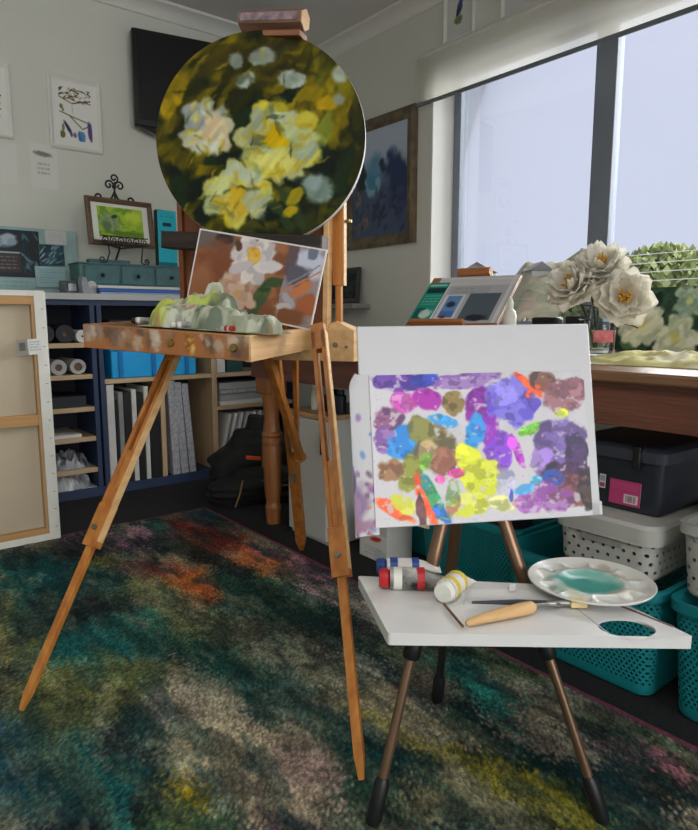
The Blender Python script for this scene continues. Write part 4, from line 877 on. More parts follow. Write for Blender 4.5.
# ================================================================== NAVY CABINET ON THE BACK WALL
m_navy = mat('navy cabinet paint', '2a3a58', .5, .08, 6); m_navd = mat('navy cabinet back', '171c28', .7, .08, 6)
w_bi = wood('birch shelf', 'b79c77', 'c9b08c', 'x', .55); w_biz = wood('birch divider', 'b79c77', 'c9b08c', 'z', .55)
m_ctop = mat('pale grey worktop', 'b9bcba', .4, .05, 8)
CX0, CX1, CY0, CY1 = .45, 2.18, 3.25, 3.565
kb = thing('shelf_cabinet', 'navy open shelf cabinet with birch shelves along the back wall', 'cabinet', (1.3, 3.4, 0))
mesh('worktop', MB().box(CX0, CX1, CY0-.012, CY1, .955, .985), m_ctop, kb, 'world', bevel=.002)
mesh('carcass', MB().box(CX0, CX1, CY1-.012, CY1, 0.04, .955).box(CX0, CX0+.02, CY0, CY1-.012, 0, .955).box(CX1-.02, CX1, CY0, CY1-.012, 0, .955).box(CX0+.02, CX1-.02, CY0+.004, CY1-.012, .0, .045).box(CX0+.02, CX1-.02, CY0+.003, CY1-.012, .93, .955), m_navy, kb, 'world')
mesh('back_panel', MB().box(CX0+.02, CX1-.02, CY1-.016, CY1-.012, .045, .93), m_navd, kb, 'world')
for x0, x1 in ((1.012, 1.034), (1.045, 1.067)): mesh('navy_divider', MB().box(x0, x1, CY0, CY1-.016, .045, .93), m_navy, kb, 'world', bevel=.001)
mesh('birch_divider', MB().box(1.637, 1.667, CY0, CY1-.016, .045, .93), w_biz, kb, 'world', bevel=.001)
for x0, x1, zs in ((CX0+.02, 1.012, (.753, .603, .446, .300, .145)), (1.067, 1.637, (.573,)), (1.667, CX1-.02, (.573, .392))):
    for z in zs: mesh('shelf', MB().box(x0, x1, CY0+.004, CY1-.016, z-.022, z), w_bi, kb, 'world', bevel=.001)
# contents, left column
m_paperw = mat('white paper', 'd6d6d2', .8, .05, 10); m_gp = mat('grey paper', 'a5a6a6', .8, .1, 10); m_dkpaper = mat('dark wrapping', '1d2026', .6, .2, 20); m_clear = mat('crinkled clear plastic', 'a7a9ae', .25, .25, 60, .5, 50)
def roll(lab, x, z, r, c, hole, g='paper rolls on the cabinet shelves', L_=.27):
    t = thing('paper_roll', lab, 'paper roll', (x, CY0+.015, z+r+.001), 0, g)
    M = Matrix.Rotation(-PI/2, 4, 'X'); mb = MB().lathe([(r*hole, 0), (r, 0), (r, L_), (r*hole, L_)], 24, M); n = 24
    mb.f = mb.f[:-2]+[(k, (k+1) % n, 3*n+(k+1) % n, 3*n+k) for k in range(n)]
    mesh('wound_paper', mb, c, t); mesh('core', MB().lathe([(r*hole*.99, .006), (r*hole*.99, L_-.006)], 20, M), mat('card core', '6d5540', .8, .1), t)
roll('white paper roll end at the left of the second shelf from the top', .862, .603, .036, m_gp, .45)
roll('white paper roll end beside the navy divider on the second shelf', .95, .603, .036, m_gp, .55)
roll('dark roll on the top shelf of the left column', .90, .753, .042, m_dkpaper, .3)
roll('second dark roll on the top shelf, closer to the canvas', .81, .753, .042, m_dkpaper, .4)
roll('white paper roll on the top shelf just left of the easel box', .978, .753, .030, m_paperw, .2)
def flat(name, lab, cat, x0, x1, z0, z1, c, g=None, y0=CY0+.02, y1=CY1-.04, rz=0, bev=.002):
    o = mesh(name, MB().box(-(x1-x0)/2, (x1-x0)/2, 0, y1-y0, 0.0005, z1-z0), c, None, 'local', ((x0+x1)/2, y0, z0), rz, bevel=bev); return props(o, lab, cat, g)
flat('paper_stack', 'thin stack of white papers on the fourth shelf of the left column', 'papers', .80, .95, .300, .316, m_paperw)
flat('dark_folder', 'dark folders lying on the third shelf of the left column', 'folder', .80, .98, .446, .50, m_dkpaper)
v, f, c = crumple(.20, .2, .085, 5, [('8d8f96', .5), ('b5b7bc', .56), ('55585f', .6)], base='9ea1a8')
PLAS = paint_mat('crinkled plastic bag', .25, .6, .5, bscale=80)
props(color_mesh('plastic_bag', v, f, c, PLAS, None, (.90, 3.37, .146)), 'grey crinkled plastic bag on the lowest birch shelf of the left column', 'bag', 'plastic bags in the cabinet')
v, f, c = crumple(.24, .22, .10, 15, [('c5c7cc', .5), ('dcdde0', .56), ('8d9097', .6)], base='b5b7bd')
props(color_mesh('plastic_bag', v, f, c, PLAS, None, (.885, 3.37, .046)), 'clear crinkled plastic bag on the cabinet floor in the left column', 'bag', 'plastic bags in the cabinet')
# middle column
m_crate = mat('bright blue plastic', '18a6ea', .4, .05, 6)
ck = thing('storage_crate', 'bright blue plastic crate on the upper middle shelf of the cabinet', 'crate', (1.336, 3.40, .5735))
mesh('body', MB().box(-.225, .225, -.125, .12, .0, .135), m_crate, ck, bevel=.006); mesh('lid', MB().box(-.232, .232, -.13, .124, .1355, .15), m_crate, ck, bevel=.004)
for x in (-.19, -.02, .16): mesh('rib', MB().box(x, x+.022, -.131, -.1255, .004, .13), mat('blue crate rib', '1278bd', .4, .05), ck, bevel=.002)
flat('art_box', 'flat dark teal box lying on the blue crate', 'box', 1.12, 1.56, .7245, .80, mat('dark teal card', '174c49', .6, .1), y0=CY0+.03)
flat('art_box', 'black flat box on the teal box above the blue crate', 'box', 1.12, 1.50, .8015, .86, m_dkpaper, y0=CY0+.05)
BG = 'canvas boards standing in the cabinet'
def board(name, lab, x, w_, h, c, z=.0455, y=CY0+.012, lean=0., g=BG, cat='board'):
    o = mesh(name, MB().box(0, w_, 0, .25, 0, h), c, None, 'local', (x, y, z), bevel=.0015); o.rotation_euler = (0, lean, 0); return props(o, lab, cat, g)
m_wb = mat('white canvas edge', 'cfcfca', .8, .06, 20); m_gb = mat('grey board edge', '8b8d8d', .8, .1, 20); m_bb = mat('black board', '131519', .6, .2, 20)
board('canvas_board', 'thick white canvas edge standing first beside the navy divider', 1.075, .036, .50, m_wb)
board('canvas_board', 'black board between the thick white canvas and the grey one', 1.116, .012, .42, m_bb)  # dark strip put in to paint the shade between two canvases
board('canvas_board', 'grey canvas edge, second pale one from the navy divider', 1.131, .024, .46, m_gb)
board('canvas_board', 'black board behind the easel leg, right of the grey edge', 1.158, .036, .46, m_bb)
board('canvas_board', 'narrow white canvas edge right of the first black boards', 1.198, .024, .47, m_wb)
board('canvas_board', 'black board right of the narrow white canvas', 1.226, .032, .45, m_bb)
board('canvas_board', 'white canvas edge seen just right of the easel leg', 1.262, .022, .48, m_wb)
board('canvas_board', 'wide black portfolio right of the easel leg', 1.288, .056, .44, m_bb)
board('canvas_board', 'birch edged panel standing right of the black portfolio', 1.348, .026, .50, w_biz)
for i, (x, w_, ln) in enumerate(((1.405, .040, .03), (1.452, .040, .06), (1.500, .036, .07))):
    board('wrapped_canvas', ['plastic wrapped grey canvas next to the birch edged panel', 'middle plastic wrapped grey canvas, leaning', 'last plastic wrapped grey canvas, next to the bare end of the shelf'][i], x, w_, .50-.01*i, m_clear, lean=-ln, g='plastic wrapped canvases in the cabinet', cat='canvas')
# right column
for i, (z0, z1, c) in enumerate(((.3925, .415, m_paperw), (.416, .455, m_gp), (.456, .478, m_clear), (.479, .515, m_gp))):
    flat('paper_pad', ['white pad lying at the bottom of the flat pile behind the easel', 'grey pad second from the bottom of the flat pile', 'plastic wrapped pad third from the bottom of the flat pile', 'grey pad on top of the flat pile'][i], 'paper pad', 1.69, 2.10-.02*i, z0, z1, c, 'pads lying in the right column', y0=CY0+.01+.01*(i % 2))
for i in range(8):
    o = mesh('padded_envelope', MB().box(0, .020, 0, .22, 0, .30), mat('bright envelope', 'e4e4e2', .7, .05) if i % 3 else m_paperw, None, 'local', (1.673+i*.040, CY0+.014+.004*(i % 3), .0525), bevel=.005); o.rotation_euler = (0, .24, 0)
    props(o, ['first white envelope leaning on the birch divider', 'second white envelope from the birch divider', 'third white envelope from the birch divider', 'fourth envelope from the birch divider, greyer', 'fifth envelope from the birch divider', 'sixth envelope, half behind the black rucksack', 'seventh envelope, near the turned table leg', 'last envelope, behind the turned table leg'][i], 'envelope', 'white envelopes leaning in the cabinet')
flat('art_box', 'dark teal box on the upper right shelf of the cabinet', 'box', 1.74, 1.84, .5735, .66, mat('dark teal card', '174c49', .6, .1)); flat('art_box', 'small white box on the upper right shelf next to the birch divider', 'box', 1.68, 1.73, .5735, .68, m_paperw)

# ---- on the cabinet --------------------------------------------------------
def paper_art(w, h, base, fn=None):
    A = Art(w, h, base); 
    if fn: fn(A)
    return A
def onboard(name, lab, cat, x0, x1, z0, z1, A, y, g=None):
    return props(sheet(name, x1-x0, z1-z0, A, PAPER, None, ((x0+x1)/2, y, z0), 0, -.07, thick=.0015), lab, cat, g)
sup = sheet('display_board', .62, .315, paper_art(60, 30, 'a9c6c4', lambda A: A.mix(smooth(.5, .65, noise2(30, 60, 3, 5, 3, 4)), '9dbab9')), PAPER, None, (.745, 3.52, .9865), 0, -.07, thick=.006, edge='b5cfcc'); props(sup, 'pale teal display board of prints leaning on the wall over the cabinet', 'display board')
def dk1(A):
    A.mix(smooth(.45, .6, noise2(A.h, A.w, 4, 6, 4, 3)), '2b3b44'); A.blob(.3, .78, .22, .12, 'a9b8c4', .2, .3, .5); A.blob(.12, .74, .12, .1, '7f93a3', 0, .3, .5); A.blob(.45, .74, .1, .08, '93a5b4', 0)
    A.rect(0, .50, .58, .53, 'b4c8cc'); A.rect(.0, .1, .58, .5, '4a4343'); A.writing(.05, .14, .52, .46, 4, '9aa0a0', .6); A.strokes(16, .62, .1, .98, .9, .10, .025, ['6f97a6', '44606c', '86aeb8', '2f4953'], 1.9, .5, 4)
onboard('art_print', 'dark print of blue flowers with caption blocks on the display board', 'print', .66, .875, 1.065, 1.285, paper_art(100, 100, '33383c', dk1), 3.505, 'prints on the display board')
def dk2(A): A.mix(smooth(.42, .6, noise2(A.h, A.w, 3, 4, 4, 13)), '36525e'); A.strokes(26, .05, .05, .95, .95, .22, .035, ['8fb7c1', '6f98a6', 'a9cbd0', '3c5a66'], .8, .4, 7, .8)
onboard('art_print', 'blue-grey print of slanting leaves on the display board', 'print', .87, .985, 1.125, 1.225, paper_art(70, 60, '2a3f49', dk2), 3.502, 'prints on the display board')
onboard('note_paper', 'white note at the upper right corner of the display board', 'paper', .905, 1.005, 1.228, 1.295, paper_art(40, 30, 'ced1cf', lambda A: A.writing(.2, .2, .8, .85, 4, 'a9adad', .5)), 3.517)
onboard('note_paper', 'pale teal leaflet of small print low on the display board', 'paper', .845, .985, 1.02, 1.12, paper_art(60, 45, '9fc0c6', lambda A: A.writing(.12, .15, .9, .9, 6, '6f929a', .6)), 3.499)
onboard('note_paper', 'wide pale teal strip of paper at the foot of the display board', 'paper', .55, .842, 1.0, 1.062, paper_art(70, 20, '9bbcbc', lambda A: A.writing(.05, .2, .9, .8, 2, '7d9c9e', .5)), 3.499)
gd = thing('desk_gadget', 'small grey wedge shaped device on the cabinet beside the canvas corner', 'device', (.945, 3.33, .9855), .3)
mesh('body', MB().add([(-.03, -.03, 0), (.03, -.03, 0), (.03, .03, 0), (-.03, .03, 0), (-.03, -.015, .05), (.03, -.03, .06), (.03, .03, .06), (-.03, .03, .06)], [(0, 1, 2, 3), (4, 5, 6, 7), (0, 1, 5, 4), (1, 2, 6, 5), (2, 3, 7, 6), (3, 0, 4, 7)]), mat('dark grey plastic', '5d6164', .5, .1), gd, bevel=.005)
mesh('screen', MB().box(-.02, .02, -.034, -.031, .012, .045), mat('pale screen', 'a5acb2', .3, .05), gd)
g2 = thing('tape_dispenser', 'grey tape dispenser on the cabinet left of the white and blue books', 'dispenser', (1.025, 3.30, .9855), .2)
mesh('body', MB().prism([(-.035, 0), (.035, 0), (.038, .02), (.0, .03), (-.012, .075), (-.032, .08), (-.04, .05)], -.02, .02, Matrix.Rotation(PI/2, 4, 'X')), mat('grey plastic', '8d9396', .5, .08), g2, bevel=.003)
mesh('tape', MB().lathe([(.013, -.009), (.025, -.009), (.025, .009), (.013, .009)], 18, Matrix.Translation((.018, 0, .036)) @ Matrix.Rotation(PI/2, 4, 'X')), mat('tape', 'b9bcb8', .3, .05), g2)
SG = 'books lying under the little drawers'
for lab, x0, x1, z0, z1, c in (('pale blue book at the bottom under the little drawers', 1.075, 1.52, .986, .9945, mat('pale blue cover', '9cb4d0', .5, .05)), ('blue book between pale ones under the little drawers', 1.07, 1.50, .995, 1.012, mat('blue cover', '2a5fa8', .45, .06)), ('white book directly under the little drawers', 1.065, 1.53, 1.0125, 1.026, m_paperw)):
    flat('book', lab, 'book', x0, x1, z0, z1, c, SG, y0=CY0+.02, y1=CY1-.03)
md_ = mat('teal chalk paint', '3f5f60', .7, .15, 20, c2='557a79'); md2 = mat('teal drawer front', '466c70', .65, .12, 25)
dr = thing('drawer_chest', 'tiny weathered teal chest of drawers on the books on the cabinet', 'drawers', (1.265, 3.31, 1.027))
mesh('body', MB().box(-.27, .27, 0, .16, 0, .1).box(-.275, .275, -.006, .165, .1, .108).box(-.20, .0, .06, .12, .108, .13), md_, dr, bevel=.002)
for x in (-.165, .012, .188):
    d_ = mesh('drawer', MB().box(x-.082, x+.082, -.007, .0, .008, .092), md2, dr, bevel=.002); mesh('knob', MB().ball((x, -.016, .048), .010, 6), m_blk, d_)
# wrought iron stand with framed green print
m_iron = mat('wrought iron', '1b1a19', .5, .2, 30)
ip = thing('iron_stand', 'black wrought iron easel with scrolls holding the framed green print', 'stand', (1.225, 3.395, 1.136), .10)
def scroll(c, r, turns, start, sgn, pl='xz'):
    p = []
    for i in range(26):
        q = i/25; a = start+sgn*turns*2*PI*q; rr_ = r*(1-.78*q); p.append((c[0]+rr_*math.cos(a), c[1], c[2]+rr_*math.sin(a)))
    return p
mesh('ledge', MB().tube([(-.12, -.064, .095), (.12, -.064, .095)], .004, 8).tube([(-.12, -.064, .130), (.12, -.064, .130)], .003, 8), m_iron, ip)
for i, x in enumerate((-.10, -.06, -.02, .02, .06, .10)): mesh('scroll', MB().tube(scroll((x, -.064, .112), .020, 1.3, PI/2 if i % 2 else -PI/2, 1 if i % 2 else -1), .003, 6), m_iron, ip)
for s in (-1, 1):
    mesh('front_leg', MB().tube([(s*.09, -.064, .095), (s*.085, -.064, .05), (s*.09, -.045, .012), (s*.105, -.05, .004)]+scroll((s*.115, -.05, .018), .016, 1.1, -PI/2, s), .0035, 6), m_iron, ip)
    mesh('top_scroll', MB().tube([(0, .03, .36), (s*.015, .03, .33), (s*.045, .03, .305), (s*.075, .03, .305)]+scroll((s*.082, .03, .325), .022, 1.1, -PI/2, s), .005, 8), m_iron, ip)
    mesh('top_scroll', MB().tube(scroll((s*.028, .03, .39), .024, 1.2, PI if s > 0 else 0, -s), .0045, 8), m_iron, ip)
mesh('finial', MB().tube(scroll((0, .03, .425), .023, 1.3, -PI/2, 1), .0045, 8).ball((0, .03, .385), .012, 6), m_iron, ip)
mesh('back_rail', MB().tube([(0, .03, .38), (0, .018, .2), (0, .004, .08), (0, .05, .03), (0, .07, .004)], .005, 8).tube([(-.10, -.064, .092), (.0, .0, .08), (.10, -.064, .092)], .004, 8), m_iron, ip)
def framed(name, lab, loc, rz, w, h, t, d, fm, art, aw, ah, tilt=0, mount='e2e2da', cat='framed picture', group=None, glass=False):
    th = thing(name, lab, cat, loc, rz, group, tilt)
    mesh('frame', frame_mb(w, h, t, d), fm, th, smooth=False)
    mesh('mount', MB().box(-w/2+t*.8, w/2-t*.8, -d*.36, -.001, t*.8, h-t*.8), mat('mount '+mount, mount, .85, .02), th)
    sheet('print', aw, ah, art, PAPER, th, (0, -d*.36-.0012, h/2-ah/2), thick=.001)
    if glass: mesh('glass', MB().box(-w/2+t*.9, w/2-t*.9, -d*.5, -d*.47, t*.9, h-t*.9), glass_mat('picture glass', (.97, .97, .97), .06), th)
    return th
def green(A):
    A.mix(smooth(.4, .6, noise2(A.h, A.w, 5, 8, 4, 3)), 'a3c234'); A.mix(smooth(.55, .65, noise2(A.h, A.w, 4, 6, 4, 6)), '6f9a24'); A.blob(.27, .5, .2, .33, '76925c', 0, .3, .4, '8fa47a'); A.blob(.36, .68, .07, .06, '31482c', .4); A.blob(.18, .35, .1, .2, '5d7a4c', .5, .4, .4); A.blob(.8, .75, .2, .18, 'bfd84a', 0, .5, .5); A.blob(.55, .15, .5, .08, '5c7f25', 0, .5, .6)
framed('framed_print', 'brown framed lime green print held on the black iron stand', (1.228, 3.365, 1.222), .10, .345, .232, .025, .02, wood('dark oak frame', '51402c', '6b553c', 'x', .5), paper_art(110, 72, '8fb52c', green), .235, .15, -.12, 'd9dcd4')
tq = thing('turquoise_box', 'upright turquoise box with a dark title on the little drawers', 'box', (1.475, 3.385, 1.1355), .12)
TA = Art(50, 110, '24b6cc', .4); TA.mix(smooth(.5, .65, noise2(110, 50, 6, 3, 4, 3))*.5, '2fb3ae'); TA.rect(.25, .72, .72, .78, '123a48'); TA.rect(.12, .62, .6, .635, '0f6f82'); TA.rect(0, .0, 1, .08, '0f6f80'); TA.writing(.15, .86, .85, .93, 1, '1a6f80', .7)
mesh('body', MB().box(-.055, .055, 0, .035, 0, .29), mat('dark teal spine', '1a3c44', .5, .1), tq, bevel=.002); sheet('printed_face', .108, .286, TA, GLOSSY, tq, (0, -.0014, .002), thick=.001)

# ================================================================== ON THE WALLS
tv = thing('television', 'flat black television on a swivel bracket high on the back wall', 'television', (1.765, 3.42, 1.85), -.19, None)
mesh('body', MB().box(-.40, .40, -.01, .04, 0, .475), mat('tv black', '0b0c0e', .35, .1), tv, bevel=.008); mesh('screen', MB().box(-.375, .375, -.0125, -.010, .035, .45), mat('dark screen', '0d1013', .22, .1, spec=.6), tv)
mesh('bezel_bottom', MB().add([(-.39, -.014, .0), (.39, -.014, .0), (.30, -.016, -.03), (-.30, -.016, -.03), (-.39, .02, .0), (.39, .02, .0), (.30, .02, -.03), (-.30, .02, -.03)], [(0, 1, 2, 3), (4, 5, 6, 7), (0, 1, 5, 4), (1, 2, 6, 5), (2, 3, 7, 6), (3, 0, 4, 7)]), mat('tv black', '0b0c0e', .35, .1), tv)
mesh('bracket', MB().box(-.1, .1, .04, .06, .12, .34).bar((0, .05, .23), (.0, .155, .23), .05, .05), m_blk, tv)
m_wf = mat('white picture frame', 'e2e2dc', .5, .04)
def bird(A):
    A.strokes(46, .02, .74, .98, .98, .06, .012, ['4d5a30', '6b3f2b', '7a7a3a', '38402a', '5a3028'], .1, .9, 3, .95)
    A.line(.0, .80, .4, .70, .010, '7a3f2c'); A.line(.4, .70, .98, .80, .012, '5d3a2c'); A.line(.15, .76, .55, .86, .008, '5d3a2c'); A.line(.02, .52, .45, .44, .010, '5b4a2c'); A.line(.45, .44, .97, .36, .010, '5b4a2c'); A.line(.3, .47, .7, .24, .012, '6b5a33'); A.line(.7, .24, .97, .34, .012, '7c6c3c')
    A.blob(.07, .62, .06, .05, '6f7a3a', .3); A.blob(.12, .56, .03, .03, '5a6a2a', 0); A.blob(.93, .22, .07, .17, '46508f', .1, .3, .4, '6a4a7a'); A.blob(.25, .22, .05, .15, '2c3a55', .6); A.blob(.33, .12, .04, .06, '3f5a8a', .2); A.blob(.08, .10, .09, .07, '6f6a44', 0); A.blob(.10, .22, .04, .08, '8a7a5a', 0); A.blob(.66, .09, .11, .12, '3f78b0', .2, .2, .3, '5a90c4'); A.blob(.45, .1, .05, .05, '8a6f8a', .2); A.line(.42, .52, .40, .70, .008, 'b9b9a9')
framed('framed_print', 'white framed print of branches with blue birds left of the television', (1.098, RD-.001, 1.70), 0, .255, .345, .02, .02, m_wf, paper_art(80, 110, 'e6e7e1', bird), .155, .25, 0, 'e6e7e1', group='white framed prints on the back wall')
framed('framed_print', 'white framed print cut off by the left edge of the photo', (.68, RD-.001, 1.71), 0, .255, .335, .02, .02, m_wf, paper_art(80, 110, 'e6e7e1', lambda A: A.strokes(24, .5, .1, 1, .8, .06, .02, ['5d6a3a', '7a6a3a', '8a8a7a', '4a5a5a'], .5, .9, 5, .9)), .17, .24, 0, 'e6e7e1', group='white framed prints on the back wall')
def wallpaper_note(lab, x, z, w, h, fn): 
    o = sheet('wall_note', w, h, paper_art(50, 70, 'dddfd8', fn), PAPER, None, (x, RD-.002, z), 0, 0, thick=.0012, edge='cfd1ca'); props(o, lab, 'paper note')
wallpaper_note('small white note with a grey bird motif below the bird print', .935, 1.50, .13, .21, lambda A: (A.blob(.45, .78, .3, .06, '83867f', -.1, .3, .5), A.writing(.28, .3, .7, .6, 3, 'a3a69f', .8, .6)))
wallpaper_note('blank white sheet on the wall under the cut-off print', .72, 1.50, .19, .19, lambda A: None)
# gilt framed landscape on the window wall
m_gilt = mat('dark gilt moulding', '564c3e', .45, .2, 20, metal=.15, c2='7c6d54')
def land(A):
    n = noise2(A.h, A.w, 5, 4, 5, 3); A.rect(0, .6, 1, 1, '8b97a2'); A.mix(smooth(.62, .78, A.V+.2*(n-.5))*.9, '8f9aa6'); A.mix((1-smooth(.50, .66, A.V+.35*(n-.5)+.25*np.abs(A.U-.45)))*1, '3a4659')
    A.blob(.42, .62, .16, .16, '51758d', 0, .4, .5); A.blob(.38, .5, .12, .1, '3f6a80', .3, .4, .6, '6c8a94'); A.blob(.85, .5, .2, .28, '27304a', .3, .3, .4); A.blob(.15, .62, .1, .16, '202b2e', .2, .3, .6); A.blob(.55, .66, .06, .08, '25323a', .4, .3, .6)
    A.strokes(30, .05, .1, .5, .45, .05, .025, ['4a4a40', '5a5048', '31343c', '6a5d50', '3a3c4c'], .8, 1, 4, .7); A.strokes(30, .4, .05, .95, .4, .06, .03, ['2c3048', '363a52', '242838'], .4, 1, 5, .8); A.strokes(10, .1, .05, .3, .2, .02, .01, ['8a6a72', '6a4a5c'], .5, 1, 6, .8); A.warp(.02, 14, 3, 8).sat(1.1, 1.25, .95)
lf = framed('framed_painting', 'gilt framed dark landscape painting on the wall left of the window', (RW-.001, 2.975, 1.28), -PI/2, .60, .715, .062, .035, m_gilt, paper_art(130, 160, '46536a', land), .485, .60, 0, '1e1f24', cat='framed picture')
for lab, y, w in (('white framed print of a blue bird above the blind, nearer the corner', 2.39, .20), ('second white framed print above the blind, cut off by the picture top', 1.98, .30)):
    framed('framed_print', lab, (RW-.001, y, 2.222), -PI/2, w, .24, .018, .02, m_wf, paper_art(60, 70, 'cfd1cd', lambda A: (A.blob(.5, .66, .14, .22, '39507c', -.5, .2, .4), A.blob(.45, .35, .22, .1, '6f7f55', .2, .3, .6), A.blob(.42, .55, .06, .12, '2b3346', -.5))), w*.62, .17, 0, 'cfd1cd', group='white framed prints above the blind')
# picture ledge in the corner
props(mesh('wall_ledge', MB().box(-.14, 0, -.24, .24, 0, .03), mat('grey painted ledge', '8b8d88', .6, .05), None, 'local', (RW-.0005, 3.30, .925), bevel=.003), 'small grey wall ledge in the corner below the landscape painting', 'shelf')
framed('framed_print', 'small dark framed picture standing on the corner ledge', (RW-.045, 3.26, .956), -PI/2, .30, .215, .03, .02, mat('dark grey frame', '3c3c3a', .5, .1), paper_art(40, 40, '23282a', lambda A: A.mix(smooth(.5, .65, noise2(40, 40, 4, 4, 3, 2)), '33403c')), .235, .15, -.06, '2c2e2c')

# ================================================================== TRIPOD EASEL WITH BOARD AND TRAY
m_brz = mat('bronze tube', '8a6e58', .35, .08, 20, metal=.75)
te = thing('tripod_easel', 'bronze metal tripod easel with black joints holding the white board', 'easel', (.888, .754, 0))
F3 = [Vector((.666, .773, .012)), Vector((.98, .529, .012)), Vector((1.019, .961, .012))]; AP = Vector((.875, .765, .685))
for i, ft in enumerate(F3):
    L_ = thing('leg', None, None); L_.parent = te; ROOTM[L_.name] = Matrix.Identity(4)
    d = AP-ft; tp_ = AP-d*.05+(ft-AP).normalized()*.0
    off = (ft-Vector((AP.x, AP.y, ft.z))).normalized()*.008; tp_ = AP+off
    d = tp_-ft
    kt = .445 if i < 2 else .30
    mesh('upper_tube', MB().tube([ft+d*kt, tp_], .0115, 16), m_brz, L_, 'world')
    mesh('lower_tube', MB().tube([ft+d*.05, ft+d*(kt+.02)], .0085, 14), m_brz if i < 2 else m_blk, L_, 'world')
    mesh('joint', MB().tube([ft+d*(kt-.035), ft+d*(kt-.03), ft+d*(kt+.025), ft+d*(kt+.03)], [.012, .015, .015, .0125], 16), m_blk, L_, 'world')
    mesh('foot', MB().tube([ft, ft+d*.012, ft+d*.10, ft+d*.115], [.010, .0135, .0135, .010], 14), m_blk, L_, 'world')
mesh('hub', MB().lathe([(.02, .665), (.036, .67), (.036, .70), (.022, .71)], 20, Matrix.Translation((AP.x, AP.y, 0))), m_blk, te, 'world')
mesh('mast', MB().tube([(AP.x, AP.y, .70), (AP.x+.012, AP.y+.015, .845)], .009, 12), m_brz, te, 'world')
# white board and sheets: origin bottom-left corner, axes from the measured corners
bl_, br_, tl_ = Vector((.646, .789, .539)), Vector((1.013, .581, .543)), Vector((.686, .847, .859))
BX = (br_-bl_).normalized(); BW = (br_-bl_).length; n_ = BX.cross(tl_-bl_).normalized(); BZ = n_.cross(BX).normalized()
if n_.y > 0 or True: BY = BZ.cross(BX)      # points away from the painter
BYv = BY if BY.dot(Vector((.62, .78, 0))) > 0 else -BY
BM = Matrix((( BX.x, BYv.x, BZ.x, 0), (BX.y, BYv.y, BZ.y, 0), (BX.z, BYv.z, BZ.z, 0), (0, 0, 0, 1)))
BH = .325
def on_board(o, u, y, z): o.matrix_world = Matrix.Translation(bl_) @ BM @ Matrix.Translation((u, y, z)); return o
bd = mesh('drawing_board', MB().box(.012, BW-.004, .0, .006, -.004, BH).box(BW-.03, BW, .0, .004, -.004, .02), mat('white laminated board', 'c2c2c5', .3, .03, 6), bevel=.002)
on_board(bd, 0, .0, 0); props(bd, 'white laminated drawing board on the bronze tripod easel', 'board')
hd = thing('board_bracket', None, None); hd.parent = te; ROOTM[hd.name] = Matrix.Identity(4)
def bw(u, y, z): return Matrix.Translation(bl_) @ BM @ Vector((u, y, z))
mesh('lower_ledge', MB().bar(bw(.14, .016, .012), bw(.26, .016, .012), .02, .012, BYv), m_blk, hd, 'world', bevel=.002)
mesh('back_arm', MB().bar(bw(.19, .024, .006), bw(.19, .024, .31), .02, .012, BX), m_blk, hd, 'world', bevel=.002)
mesh('arm_link', MB().tube([bw(.19, .03, .15), AP+Vector((0, 0, .01))], .008, 10), m_blk, hd, 'world')
